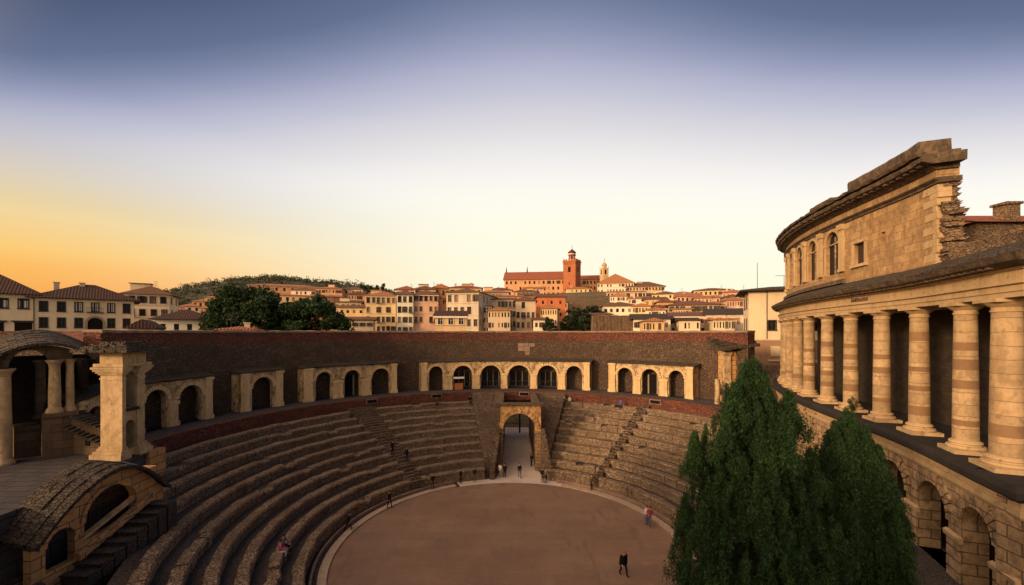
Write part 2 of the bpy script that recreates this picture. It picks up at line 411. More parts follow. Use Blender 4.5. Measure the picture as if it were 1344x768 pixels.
me.materials.append(t.fin(c)); me.polygons.foreach_set('use_smooth', [True] * len(me.polygons))
go = bpy.data.objects.new('ground', me); COL.objects.link(go); go['kind'] = 'structure'

t = NT('arena_earth'); p = t.pos()
a = t.noise(p, .12, 6, .65); b = t.noise(t.scale(p, (1, 2.2, 1)), .55, 5, .7); f = t.noise(p, 8, 4, .7)
k = t.n('ShaderNodeTexBrick'); t.l(t.scale(p, (.16, .2, 1)), k.inputs['Vector']); k.inputs['Scale'].default_value = 1
k.inputs['Color1'].default_value = (.86, .86, .88, 1); k.inputs['Color2'].default_value = (1.06, 1.04, 1, 1); k.inputs['Mortar'].default_value = (.86, .85, .84, 1); k.inputs['Mortar Size'].default_value = .006; k.inputs['Mortar Smooth'].default_value = 1
c = t.mix(t.ramp(a, .35, .65), (.25, .163, .112), (.185, .118, .082)); c = t.mix(t.ramp(b, .5, .75, 0, .45), c, (.15, .10, .07))
c = t.mix(.75, c, k.outputs['Color'], 'MULTIPLY'); c = t.mix(t.ramp(f, .4, .75, 0, .25), c, (.38, .23, .15)); s2 = t.noise(t.scale(p, (.5, 1.6, 1)), 1.7, 6, .75); c = t.mix(t.ramp(s2, .55, .72, 0, .45), c, (.36, .25, .17)); s3 = t.noise(t.scale(p, (1.5, .4, 1)), .35, 5, .7); c = t.mix(t.ramp(s3, .56, .68, 0, .5), c, (.12, .08, .055))
t.bump(f, .3, .03)
M['arena'] = t.fin(c, .95)
t = NT('pale_paving'); p = t.pos(); a = t.noise(p, .5, 5, .7); f = t.noise(p, 7, 4, .7)
c = t.mix(t.ramp(a, .35, .7), (.60, .50, .42), (.48, .40, .34)); c = t.mix(t.ramp(f, .45, .75, 0, .3), c, (.24, .2, .17)); t.bump(f, .2, .02); M['pale'] = t.fin(c, .9)
mb = MB(); disc(mb, 0, 13.9, 0, 360, .004, 120); solo(mb, 'arena_floor', 'arena', kind='structure')
mb = MB()
for i in range(40):                                                  # pale crescent before the gate
    a, b = -24 + 60 * i / 40, -24 + 60 * (i + 1) / 40
    A, B = pol(13.9, a, .012), pol(13.9, b, .012)
    def ch(q): u = (q.x + 5.7) / 13.9; return Vector((q.x, min(q.y, 48.9 - 1.5 * u + .1 * nz(q.x, 3)), .012))
    mb.poly([ch(A), ch(B), B, A])
disc(mb, 13.9, 15.3, -24, 36, .012, 40)
mb.poly([(-1.9, 49.3, .016), (4.3, 49.0, .016), (3.3, 53, .016), (3.3, 86, .016), (-1.2, 86, .016), (-1.2, 53, .016)])
solo(mb, 'paved_path', 'pale', kind='structure')
mb = MB(); disc(mb, 13.9, 15.3, 36, 336, .008, 120); solo(mb, 'ring_path', 'trough', kind='structure')
mb = MB()
sweep(mb, ring(13.9), [(0, -.05), (0, .13), (.62, .15), (.62, -.05)], R(24) * 13.9, R(334) * 13.9, .7, jit=.03)
tag(solo(mb, 'stone_kerb', 'kerb'), 'pale flat stone kerb curving round the edge of the arena floor', 'kerb')
mb = MB()
sweep(mb, ring(14.85), [(0, -.05), (0, .34), (.16, .36), (.16, -.05)], R(-132) * 14.85, R(-26) * 14.85, .5, jit=.04)
tag(solo(mb, 'low_wall', 'coping'), 'thin low stone wall behind the kerb along the left side of the arena', 'low wall')
mb = MB()
sweep(mb, ring(14.85), [(0, -.05), (0, .34), (.16, .36), (.16, -.05)], R(21) * 14.85, R(112) * 14.85, .5, jit=.04)
tag(solo(mb, 'low_wall', 'coping'), 'thin low stone wall behind the kerb to the right of the gateway', 'low wall')

# seating: each tier a row of rough blocks with a lower footway behind it
R0, Z0, DR, DZ, NK = 15.2, 1.3, 1.52, .64, 10
def tier_row(k, a0, a1, seed):
    rr = random.Random(seed); mb = MB(); r = R0 + DR * k; z = Z0 + DZ * k
    zb = z - (1.45 if k == 0 else .95)
    a = a0
    while a < a1 - .05:
        w = rr.uniform(.5, 1.5) / r * 57.3; b = min(a1, a + w)
        j = rr.uniform(-.04, .04); h = rr.uniform(-.035, .035) + .04 * nz(a * .2, k * 2.3, seed)
        if rr.random() < .07: h -= rr.uniform(.12, .3)
        if rr.random() < .05: j -= rr.uniform(.08, .22)
        d = .8 + rr.uniform(-.07, .07); g = .012 / r * 57.3
        n = max(1, int((b - a) * r / 57.3 / .6))
        for i in range(n):
            p, q = a + g + (b - a - 2 * g) * i / n, a + g + (b - a - 2 * g) * (i + 1) / n
            A, B = [], []
            for ang, L in ((p, A), (q, B)):
                e = .05 * nz(ang * .9 * r / 20, k * 1.7, seed + 5); e2 = .04 * nz(ang * 1.3 * r / 20, k * 1.1 + 40, seed)
                for rad, zz in ((r + j + .12, zb), (r + j + .1, z + h - .2), (r + j + e, z + h - .17), (r + j + .09 + e, z + h + e2), (r + j + d - .06, z + h + e2 * .7 + .01), (r + j + d, z + h - .07), (r + j + d, z - .45)):
                    L.append(pol(rad, ang, zz))
            for m_ in range(len(A) - 1): mb.poly([A[m_], B[m_], B[m_ + 1], A[m_ + 1]])
            if i == 0: mb.poly(A)
            if i == n - 1: mb.poly(B[::-1])
        n = max(1, int((b - a) * r / 57.3 / .7))
        for i in range(n):
            p, q = a + (b - a) * i / n, a + (b - a) * (i + 1) / n
            mb.poly([pol(r + .7, p, z - .24 + .03 * nz(p, k)), pol(r + .7, q, z - .24 + .03 * nz(q, k)), pol(r + DR + .25, q, z - .2 + .03 * nz(q, k + 9)), pol(r + DR + .25, p, z - .2 + .03 * nz(p, k + 9))], None, 1)
        a = b
    return mb
def bank(label, ranges, seed):
    t = thing('seating_bank', label, 'stone seats', pol(R0 + 4, sum(ranges[3]) / 2, 0), 0, 'banks of stone seating round the arena')
    for k, (a0, a1) in enumerate(ranges): part(tier_row(k, a0, a1, seed + k), 'seat_row', ['seat', 'trough'], t, merge=False)
    return t
bank('long curving bank of stone tiers sweeping down the left side of the arena',
     [(-132, -44.5)] * 5 + [(-131, -45), (-101, -45.3), (-98, -45.6), (-95.5, -46), (-91.5, -46.4)], 100)
bank('bank of stone tiers between the left stairway and the arched gateway', [(-39.5, -11.5)] + [(-39.2, -10.6)] * 9, 200)
bank('bank of stone tiers between the gateway and the narrow stairway on the right', [(15.8, 37.2)] * 10, 300)
bank('bank of stone tiers right of the narrow stairway running behind the conifers', [(39.6, 113)] * 4 + [(39.6, 67)] * 6, 400)

def stair(label, a0, a1, mat='ramp', seed=1):
    rr = random.Random(seed); mb = MB(); n = NK * 3
    for i in range(n):
        r = R0 + DR * NK * i / n; r1 = R0 + DR * NK * (i + 1) / n; z = Z0 - .4 + DZ * NK * (i + 1) / n; zl = z - DZ * NK / n - .1
        w = 6; e = rr.uniform(-.04, .04)
        for j in range(w):
            p, q = a0 + (a1 - a0) * j / w, a0 + (a1 - a0) * (j + 1) / w; h = rr.uniform(-.05, .06) + e
            if i == 0: zl = -.1
            mb.poly([pol(r, p, zl), pol(r, q, zl), pol(r, q, z + h), pol(r, p, z + h)])
            mb.poly([pol(r, p, z + h), pol(r, q, z + h), pol(r1 + .05, q, z + h), pol(r1 + .05, p, z + h)])
        for a in (a0, a1): mb.poly([pol(r, a, zl - .6), pol(r1, a, zl - .6), pol(r1, a, z), pol(r, a, z)])
    return tag(solo(mb, 'stone_stairway', mat, org=tuple(pol(R0, (a0 + a1) / 2, 0))), label, 'stairway', 'stairways between the seating banks')
stair('broad worn stone stairway climbing the left seating towards the three-arched arcade', -45.6, -39, seed=5)
stair('narrow worn stone stairway climbing the right seating', 37.2, 39.8, seed=6)

# plain rubble slopes either side of the gate passage
for lab, edge, a_in, sg in (('rough rubble slope on the left of the arched gateway', -1.6, -11.3, -1), ('rough rubble slope on the right of the arched gateway', 3.75, 16.2, 1)):
    mb = MB(); n = 46
    prev = None
    for i in range(n + 1):
        r = 16.2 + (30.5 - 16.2) * i / n; z = Z0 + .55 + (r - R0) / (DR * NK) * DZ * NK * .985
        row = []
        for j in range(11):
            f = j / 10; pe = pol(r, a_in, 0); x = edge * (1 - f) + pe.x * f; y = CEN[1] + math.sqrt(max(.1, r * r - x * x))
            row.append(Vector((x, y, z + .22 * nz(x * .5, y * .5, 3) + .16 * nz(x * 1.9, y * 1.9, 5))))
        if prev:
            for j in range(10): mb.poly([prev[j], prev[j + 1], row[j + 1], row[j]])
        else:
            for j in range(10): mb.poly([(row[j].x, row[j].y, -.1), (row[j + 1].x, row[j + 1].y, -.1), row[j + 1], row[j]])
        prev_old = prev; prev = row
        if prev_old:
            for j in (0, 10): mb.poly([(prev_old[j].x, prev_old[j].y, 0), (row[j].x, row[j].y, 0), row[j], prev_old[j]])
    tag(solo(mb, 'rubble_ramp', 'ramp', org=(edge, 52, 0)), lab, 'ramp', 'rubble slopes beside the gateway')

# gateway with its passage
gt = thing('arched_gateway', 'tall golden stone gateway arch with open passage at the far side of the arena', 'gateway', (1.07, 52.5, 0))
fm = straight((-1.3, 52.5), (3.85, 52.5)); op = (2.4, 2.02, 0, 5.2, 2.05)
def gm(u, d, v): return fm(u, d, v) + Vector((0, .06 * nz(u * 2, v * 2), 0))
mb = MB(); archwall(mb, gm, .0, 5.15, lambda u: 4.9, 8.15, .95, [op], .4)
part(mb, 'gate_wall', 'gate', gt)
for x0, x1 in ((-1.3, -.92), (3.12, 3.85)):
    mb = MB(); mb.box(x0, x1, 52.44, 53.45, 0, 4.9); mb.box(x0 - .08, x1 + .06, 52.36, 53.4, 4.72, 4.98); part(mb, 'gate_jamb', 'jamb', gt)
mb = MB(); archring(mb, fm, op, .55, .2, n=15, var=.12); part(mb, 'arch_ring', 'gate', gt)
mb = MB(); sweep(mb, fm, [(-.35, 8.45), (-.28, 8.2), (-.1, 8.15), (1.1, 8.15), (1.1, 8.45)], -.35, 5.5, .5, jit=.06); part(mb, 'cornice', 'cornice', gt)
for x0, x1 in ((-1.7, -.96), (3.14, 3.9)): mb = MB(); mb.box(x0, x1, 53.45, 70.6, -.1, 8.15); part(mb, 'passage_wall', 'inner', gt)
mb = MB(); n = 10
for i in range(n):
    a, b = math.pi * i / n, math.pi * (i + 1) / n
    A = [(1.09 + 2.05 * math.cos(t_), y, 3.8 + 1.95 * math.sin(t_)) for t_, y in ((a, 65.6), (b, 65.6), (b, 70.6), (a, 70.6))]; mb.poly(A)
part(mb, 'passage_vault', 'inner', gt)
mb = MB(); archwall(mb, straight((-1.0, 65.5), (3.2, 65.5)), 0, 4.2, 0, 8.2, .5, [(2.09, 2.03, 0, 3.8, 1.9)], 1); part(mb, 'passage_end_wall', 'ramp', gt)
mb = MB(); mb.box(-1.72, 3.92, 65.9, 70.4, 7.9, 8.28); part(mb, 'passage_roof', 'ramp', gt)
for lab, x0, x1, sx in ((None, -1.75, -1.3, -1), (None, 3.85, 4.3, 1)):
    mb = MB(); m_ = 8; rr = random.Random(3 + sx)
    for i in range(m_):
        y0, y1 = 52.5 - 3.3 * (i + 1) / m_, 52.5 - 3.3 * i / m_; top = 5.4 - 3.9 * i / (m_ - 1) + rr.uniform(-.12, .12); o = sx * .09 * i
        mb.box(x0 + o - .05, x1 + o + .05, y0, y1 - .004, -.1, top)
    part(mb, 'wing_wall', 'ramp', gt)
ig = thing('iron_gate', 'dark iron frame standing open at the far end of the gateway passage', 'gate', (.2, 72.2, 0))
mb = MB(); mb.box(1.45, 1.75, 72.1, 72.3, 0, 5.6); mb.box(-1.0, 3.1, 72.08, 72.32, 5.15, 5.4); part(mb, 'gate_frame', 'iron', ig)
mb = MB()
for i in range(7): mb.box(-.9 + i * .34, -.86 + i * .34, 72.15, 72.2, 0, 3.2)
mb.box(-.95, 1.4, 72.14, 72.21, 1.6, 1.68); part(mb, 'gate_leaf', 'iron', ig)

# upper terrace, red parapet, ring wall
A0, A1 = -87.5, 58.5
TZ = 8.3
mb = MB()
sweep(mb, ring(30.6), [(0, TZ), (4.9, TZ)], R(-90) * 30.6, R(A1) * 30.6, 1.0, closed=False)
# the broad platform on the left
plat = [(-30.7, 34.3), (-28.3, 33.4), (-27.6, 29.6), (-25.8, 28.8), (-25.6, 18.5), (-27, 12), (-60, 8), (-60, 44), (-37, 44), (-36.2, 39)]
zt = TZ - .006
mb.poly([(x, y, zt) for x, y in plat])
for (xa, ya), (xb, yb) in list(zip(plat, plat[1:]))[:5]: mb.poly([(xa, ya, 1), (xb, yb, 1), (xb, yb, zt), (xa, ya, zt)])
solo(mb, 'terrace', 'paving', kind='structure')
mb = MB()
sweep(mb, ring(30.4), [(0, 6.9), (0, 8.24), (.05, 8.3), (.3, 8.33), (.34, 8.2), (.34, 6.9)], R(-90) * 30.4, R(-10.6) * 30.4, .8, jit=.05)
tag(solo(mb, 'red_brick_parapet', 'redbrick'), 'low red brick parapet along the top of the left and centre seating', 'parapet')
mb = MB()
sweep(mb, ring(30.4), [(0, 6.9), (0, 8.24), (.05, 8.3), (.3, 8.33), (.34, 8.2), (.34, 6.9)], R(-10.6) * 30.4, R(60) * 30.4, .8, jit=.05)
tag(solo(mb, 'red_brick_parapet', 'redbrick'), 'low red brick parapet along the top of the seating right of the gateway', 'parapet')
# dark drain openings in the red parapet
for px, rim in ((488, 0), (688, 0), (573, 0), (860, 0)):
    a = phi_at(px, 30.38) * 30.38; mb = MB(); f = ring(30.38)
    sweep(mb, f, [(-.08, 7.55), (-.08, 8.2), (.02, 8.2), (.02, 7.55)], a - .8, a + .8, .4, mi=0)
    sweep(mb, f, [(-.1, 7.65), (-.1, 8.1), (-.07, 8.1), (-.07, 7.65)], a - .68, a + .68, .4, mi=1)
    tag(solo(mb, 'drain_opening', ['coping', 'dark'], org=tuple(f(a, 0, 7.55))), {488: 'dark rectangular drain opening beside the left stairway', 688: 'dark rectangular drain opening in the red parapet above the gateway',
        573: 'dark rectangular drain opening below the left end of the six-arched arcade', 860: 'dark rectangular drain opening at the top of the narrow right stairway'}[px], 'drain opening', 'openings in the red parapet')

rw = thing('ring_wall', 'long curved dark brick wall with red upper courses closing the amphitheatre', 'wall', tuple(pol(RW, 0, TZ)))
rm = ring(RW)
def rmj(u, d, v): return rm(u, d + .05 * nz(u * .5, v * .5, 1), v)
U0, U1 = R(A0) * RW, R(A1) * RW
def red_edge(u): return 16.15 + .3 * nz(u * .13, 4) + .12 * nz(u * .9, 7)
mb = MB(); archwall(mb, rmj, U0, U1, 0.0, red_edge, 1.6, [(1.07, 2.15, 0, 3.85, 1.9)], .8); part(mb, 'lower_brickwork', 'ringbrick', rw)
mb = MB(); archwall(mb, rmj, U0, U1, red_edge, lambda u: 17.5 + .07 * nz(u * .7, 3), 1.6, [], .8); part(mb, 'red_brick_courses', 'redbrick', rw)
mb = MB(); sweep(mb, rm, [(-.12, 17.44), (-.12, 17.66), (1.75, 17.7), (1.75, 17.44)], U0, U1, .5, jit=.08); part(mb, 'coping', 'coping', rw)
mb = MB(); rr = random.Random(4); a = phi_at(690, RW) * RW
for i, (u, v, w, h) in enumerate(((-1.3, 15.1, .95, .55), (-.3, 15.15, .8, .5), (.6, 15.05, .9, .6), (-1.25, 14.35, .8, .7), (-.4, 14.3, 1.1, .8), (-.1, 13.7, .8, .55))):
    sweep(mb, rm, [(-.07, v), (-.07, v + h), (.2, v + h), (.2, v)], a + u, a + u + w, .5)
part(mb, 'pale_repair_patch', 'coping', rw)
mb = MB()                                                             # the wall carries on round behind the viewer
archwall(mb, rm, R(-185) * RW, R(-124) * RW, 0.0, 17.5, 1.6, [], 2.0); part(mb, 'rear_brickwork', 'ringbrick', rw)
e0 = rm(U0, .8, 0); mb = MB(); mr = MB()
for p0, p1 in (((e0.x, e0.y), (-46, 42.6)), ((-46, 42.6), (-80, 39))):
    q = straight(p1, p0); L_ = math.hypot(p1[0] - p0[0], p1[1] - p0[1]); archwall(mb, q, 0, L_, 0, 16.75, .8, [], 2); archwall(mr, q, 0, L_, 16.75, 17.6, .8, [], 2)
part(mb, 'wing_brickwork', 'ringbrick', rw); part(mr, 'wing_red_courses', 'redbrick', rw)

# arcades set against the ring wall
RF = 33.7
def arcade(label, xe0, xe1, opens, top=12.85, crown=12.1, interior=(), seed=0, slope=0.0):
    f0 = ring(RF); U = lambda x: phi_at(x, RF) * RF
    ua, ub = U(xe0), U(xe1)
    f = lambda u, d, v: f0(u, d + .05 * nz(u * 1.1, v * 1.1, seed), v)
    t = thing('arcade', label, 'arcade', tuple(f0((ua + ub) / 2, 0, TZ)), 0, 'arcades along the ring wall')
    ops = []
    for a, b in opens:
        u0, u1 = U(a), U(b); h = (u1 - u0) / 2 * 1.06; ops.append(((u0 + u1) / 2, h, TZ, crown - min(h, 1.75), min(h, 1.75)))
    tv = lambda u: top - .16 + .14 * nz(u * .8, seed, 6) - slope * (1 - (u - ua) / (ub - ua))
    mb = MB(); archwall(mb, f, ua, ub, TZ - .02, tv, .6, ops, .5); part(mb, 'arch_wall', 'arcade', t)
    for op in ops:
        mb = MB(); archring(mb, f0, op, .4, .2, n=13, var=.2); part(mb, 'arch_ring', 'archstone', t)
    # pilasters between and beside the arches
    edges = [ua] + [e for o in ops for e in (o[0] - o[1], o[0] + o[1])] + [ub]
    for i in range(0, len(edges), 2):
        a, b = edges[i], edges[i + 1]; w = b - a
        if w < .5: continue
        m_ = (a + b) / 2; hw = min(w * .36, .62); big = i in (0, len(edges) - 2)
        if i == 0: m_ = a + hw
        if i == len(edges) - 2: m_ = b - hw
        mb = MB(); jt = .04
        h1 = (top - .1 if big else crown - 1.35) - (slope if i == 0 else slope * .4)
        sweep(mb, f0, [(-.2, TZ), (-.2, h1), (.02, h1), (.02, TZ)], m_ - hw, m_ + hw, .4, jit=jt)
        sweep(mb, f0, [(-.3, TZ), (-.3, TZ + .45), (.02, TZ + .45), (.02, TZ)], m_ - hw - .1, m_ + hw + .1, .4, jit=jt)
        sweep(mb, f0, [(-.3, h1 - .32), (-.3, h1 - .02), (.02, h1 - .02), (.02, h1 - .32)], m_ - hw - .1, m_ + hw + .1, .4, jit=jt)
        part(mb, 'pilaster', 'archstone', t)
    for u in (ua, ub - .5): mb = MB(); archwall(mb, f0, u, u + .5, TZ - .02, top - .2 - slope * (u == ua), RW - RF + .1, [], 1); part(mb, 'side_wall', 'arcade', t)
    mb = MB()
    tz = lambda u: -slope * (1 - (u - ua) / (ub - ua))
    fr = lambda u, d, v: f0(u, d + .1 * nz(u * 1.6, d, seed + 3), v + tz(u) + .07 * nz(u * 1.2, d * 2, seed))
    sweep(mb, fr, [(-.3, top - .1), (-.32, top + .03), (.6, top + .16), (RW - RF + .1, top + .35), (RW - RF + .1, top - .12)], ua - .35, ub + .35, .35); part(mb, 'slab_roof', 'tilerow', t)
    for i, kind in interior:
        op = ops[i]; mb = MB()
        if kind == 'door':
            sweep(mb, f0, [(1.3, TZ), (1.3, TZ + 2.9), (1.4, TZ + 2.9), (1.4, TZ)], op[0] - .55, op[0] + .55, .5); part(mb, 'door', 'dark', t)
            mb = MB()
            for s in (-1, 1): sweep(mb, f0, [(1.25, TZ), (1.25, TZ + 2.9), (1.42, TZ + 2.9), (1.42, TZ)], op[0] + s * .65 - .1, op[0] + s * .65 + .1, .2)
            part(mb, 'door_frame', 'frame', t)
        else:
            for q in range(7):
                u = op[0] - op[1] + .1 + (2 * op[1] - .2) * q / 6; mb.tube([f0(u, .55, TZ), f0(u, .55, TZ + 1.15)], [.03, .03], 4)
            for h in (.35, 1.15): mb.tube([f0(op[0] - op[1], .55, TZ + h), f0(op[0], .55, TZ + h), f0(op[0] + op[1], .55, TZ + h)], [.035] * 3, 4)
            part(mb, 'railing', 'iron', t)
            mb = MB(); sweep(mb, f0, [(1.62, TZ + .25), (1.62, TZ + 2.6), (1.7, TZ + 2.6), (1.7, TZ + .25)], op[0] - op[1] * .85, op[0] + op[1] * .85, .5); part(mb, 'window', 'glass', t)
            mb = MB()
            for q in range(4):
                u = op[0] + op[1] * (-.85 + 1.7 * q / 3); sweep(mb, f0, [(1.57, TZ + .25), (1.57, TZ + 2.6), (1.63, TZ + 2.6), (1.63, TZ + .25)], u - .05, u + .05, .2)
            part(mb, 'window_bars', 'frame', t)
    return t
arcade('weathered pale arcade of two arches behind the square column tower', 176, 277.6, [(190, 217.5), (235, 264)], seed=11)
arcade('small pale stone structure with a single arch against the brick wall', 316.6, 370.5, [(331.5, 357.3)], seed=12)
arcade('crumbling pale arcade of three arches at the head of the broad left stairway', 399, 520.6, [(415, 434.7), (452.4, 472), (488.5, 510.6)], interior=[(1, 'door')], seed=13)
arcade('long pale arcade of six arches above the gateway', 553, 774, [(563.6, 580.8), (595.7, 619), (631.5, 656.4), (667.6, 694.5), (706.5, 730.6), (743.8, 763.3)],
       interior=[(1, 'rail'), (2, 'rail'), (3, 'rail'), (4, 'rail')], seed=14)
arcade('pale arcade of three arches at the head of the narrow right stairway', 799, 910, [(811.4, 829.7), (843, 863.5), (878.7, 897.4)], interior=[(1, 'door')], seed=15)
arcade('low broken arcade with a sloping top between the column tower and the loggia', 100, 168, [(114, 133)], top=12.9, crown=11.5, seed=16, slope=.7)

# dark booth with a white awning roof under the second of the six arches
a = phi_at(602, 33.2) * 33.2; f = ring(33.2); bo = thing('booth', 'small dark red booth with a white top under the second arch of the six', 'booth', tuple(f(a, 0, TZ)))
mb = MB(); sweep(mb, f, [(0, TZ), (0, TZ + 1.0), (.5, TZ + 1.0), (.5, TZ)], a - .6, a + .7, .5); part(mb, 'counter', 'w_brickor', bo)
mb = MB(); sweep(mb, f, [(-.1, TZ + 1.75), (.0, TZ + 2.0), (.5, TZ + 2.0), (.6, TZ + 1.75)], a - .8, a + .9, .4); part(mb, 'awning', 'white', bo)
mb = MB()
for s in (-.55, .65): mb.tube([f(a + s, .25, TZ + .9), f(a + s, .25, TZ + 1.8)], [.04, .04], 4)
part(mb, 'post', 'iron', bo)

# stub house at the right end of the ring wall
et = thing('end_pavilion', 'square stone pavilion with dark slab roof at the right end of the ring wall', 'pavilion', (28.8, 54.2, TZ))
mb = MB(); mb.box(28.0, 31.2, 54.0, 57.2, TZ - 2, 15.0); part(mb, 'wall', 'lunette', et)
mb = MB(); mb.box(27.75, 28.55, 53.75, 54.6, TZ - 2, 15.0); mb.box(27.65, 28.65, 53.65, 54.7, 14.5, 14.9); part(mb, 'pilaster', 'arcade', et)
mb = MB(); rr = random.Random(9)
n = 8
for i in range(n):
    x0 = 27.0 + 4.9 * i / n; x1 = 27.0 + 4.9 * (i + 1) / n - .02
    for j in range(5):
        y0 = 53.0 + 4.8 * j / 5; h = 15.05 + .32 * j + .55 * math.sin(math.pi * (i + .5) / n * .5) + rr.uniform(-.05, .05); mb.box(x0, x1, y0 - rr.uniform(0, .15), y0 + 1.0, h, h + .42)
part(mb, 'slab_roof', 'tilerow', et)
st = MB(); st.lathe([(.42, 0), (.42, .2), (.33, .3), (.3, 3.2), (.36, 3.45), (0, 3.5)], (26.55, 53.3, TZ - .3), 10)
tag(solo(st, 'broken_column', 'arcade', smooth=True, org=(26.55, 53.3, TZ)), 'pale broken column stump beside the end pavilion', 'column')
# ================================================================== the colonnaded drum on the right
PT = Path([(22.0, 17.65), (22.4, 18.7), (25.1, 25.5), (26.85, 32.7), (28.9, 40.0), (31.65, 46.9), (35.2, 53.3), (39.0, 57.6), (44.0, 59.6)])
GZ = 5.0; CB = 11.3; CT = 19.0
dr = thing('colonnaded_rotunda', 'great curved stone ruin with a colonnade above arches and a broken upper wall', 'ruin', (26.8, 32.5, GZ))
cu = [PT.u_at(x, 0) for x in (1322, 1268, 1207, 1158, 1117, 1086, 1062)]
while cu[-1] < PT.L[-1] - 5: cu.append(cu[-1] + 3.5)
UE = PT.L[-1]
EW = (40.0, 15.6)                                                      # the flat end wall runs off to the right from the corner
c0 = PT.off(0)(0, 0, 0)
dvec = Vector((EW[0] - c0.x, EW[1] - c0.y, 0)).normalized()
nrm = Vector((dvec.y, -dvec.x, 0))                                    # outward normal of the end wall (towards the viewer)
t0 = PT.at(0)[1]; n0 = Vector((-t0.y, t0.x, 0))
def corner(o):
    """where the offset facade line meets the offset end wall line"""
    A = Vector((c0.x, c0.y, 0)) + n0 * o; B = Vector((c0.x, c0.y, 0)) + nrm * o
    den = t0.x * dvec.y - t0.y * dvec.x; w = B - A
    return A + t0 * ((w.x * dvec.y - w.y * dvec.x) / den)
def ecut(o):                                                          # facade u of that corner
    return (corner(o) - (Vector((c0.x, c0.y, 0)) + n0 * o)).dot(t0)
def endmap(o):
    """u from the facade corner to the right along the end wall, d inwards"""
    k = corner(o)
    return lambda u, d, v: Vector((k.x, k.y, v)) + dvec * u - nrm * d
def both(name, prof, mats, o, U1=None, du=.8, smooth=False, jit=0.0, mitre=True):
    """a moulding carried round the facade and the end wall, mitred at the corner; prof in (outward, z)"""
    mb = MB(); us = []
    U1 = U1 or UE
    n = int(U1 / du); m = len(prof); rings = []
    for i in range(7, -1, -1): rings.append((-(i + 0.0) * 2.4, 'e'))
    L = [0]
    for a, b in zip(prof, prof[1:]): L.append(L[-1] + math.hypot(b[0] - a[0], b[1] - a[1]))
    R_ = []
    for s, _ in rings:
        R_.append((s, [corner(o + p) * 1.0 + dvec * (-s) + Vector((0, 0, z)) for p, z in prof]))
    for i in range(1, n + 1):
        u = U1 * i / n
        f = PT.off(o); R_.append((u, [f(u, -p - jit * nz(u * 1.7, k * 3.3), z + jit * nz(u * 1.3, k * 5.1, 2)) for k, (p, z) in enumerate(prof)]))
    for (ua, A), (ub, B) in zip(R_, R_[1:]):
        for j in range(m):
            k = (j + 1) % m
            mb.poly([A[j], B[j], B[k], A[k]], [(ua, L[j]), (ub, L[j]), (ub, L[k] if k else L[j] + .4), (ua, L[k] if k else L[j] + .4)])
    mb.poly(R_[-1][1], [tuple(p) for p in prof])
    return mb
PO = .75
# podium with its arches
parch = []
for xa, xb in ((1263, 1307), (1204, 1247.5), (1155, 1190)):
    a, b = PT.u_at(xb, PO), PT.u_at(xa, PO); h = min(1.45, (b - a) / 2); parch.append(((a + b) / 2, h, GZ, 9.2 - h, h))
while parch[-1][0] < UE - 6: parch.append((parch[-1][0] + 3.7, 1.35, GZ, 7.35, 1.35))
um = PT.off(PO)
mb = MB(); archwall(mb, um, ecut(PO), UE, GZ - 1.2, 10.55, 1.0, parch, .9)
em = endmap(PO); archwall(mb, lambda u, d, v: em(u + .004, d + .003, v), 0, 16, GZ - 1.2, 10.55, 1.0, [], 2)
part(mb, 'podium_wall', 'rustic', dr)
for op in parch[:7]:
    mb = MB(); archring(mb, um, op, .62, .12, n=13, gap=.02, var=.12); part(mb, 'arch_ring', 'rustic', dr)
for i, (a, b) in enumerate(zip([ecut(PO) + .02] + [o[0] + o[1] for o in parch[:7]], [o[0] - o[1] for o in parch[:8]])):
    mb = MB(); sweep(mb, um, [(-.16, 7.0), (-.2, 7.22), (-.02, 7.32), (.02, 7.0)], a - (.12 if i else 0), b + .12, .6); part(mb, 'impost', 'drumplain', dr)
    mb = MB()                                                         # rusticated courses standing proud of the joints
    z = GZ - .1; q = 0
    while z < 6.9:
        sweep(mb, um, [(-.1, z + .03), (-.1, z + .5), (.03, z + .5), (.03, z + .03)], a + .02, b - .02, .8); z += .55
    part(mb, 'rustic_courses', 'rustic', dr)
em = endmap(PO); mb = MB(); z = GZ - .1
while z < 9.6: sweep(mb, em, [(-.1, z + .03), (-.1, z + .5), (.03, z + .5), (.03, z + .03)], 0.02, 15.8, 4); z += .55
part(mb, 'rustic_courses', 'rustic', dr)
part(both('podium_cornice', [(-.05, 9.75), (.12, 9.8), (.2, 9.95), (.2, 10.2), (.06, 10.25), (.08, 10.55), (-.05, 10.55)], None, PO), 'podium_moulding', 'drumplain', dr, merge=False)
part(both('ledge', [(-5.0, 10.6), (.35, 10.6), (.62, 10.8), (.62, 11.06), (.5, 11.3), (-5.0, 11.3)], None, PO), 'ledge', 'darkstone', dr, merge=False)
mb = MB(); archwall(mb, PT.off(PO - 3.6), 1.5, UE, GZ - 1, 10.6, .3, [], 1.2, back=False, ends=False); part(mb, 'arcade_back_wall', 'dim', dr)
for i, o in enumerate(parch[:7]):
    u = o[0] - 1.95; f = um
    mb = MB(); q = [f(u - .3, 1.0, 0), f(u + .3, 1.0, 0), f(u + .3, 3.6, 0), f(u - .3, 3.6, 0)]
    for j in range(4): mb.poly([(q[j].x, q[j].y, GZ - 1), (q[(j + 1) % 4].x, q[(j + 1) % 4].y, GZ - 1), (q[(j + 1) % 4].x, q[(j + 1) % 4].y, 10.6), (q[j].x, q[j].y, 10.6)])
    part(mb, 'cross_wall', 'dim', dr)
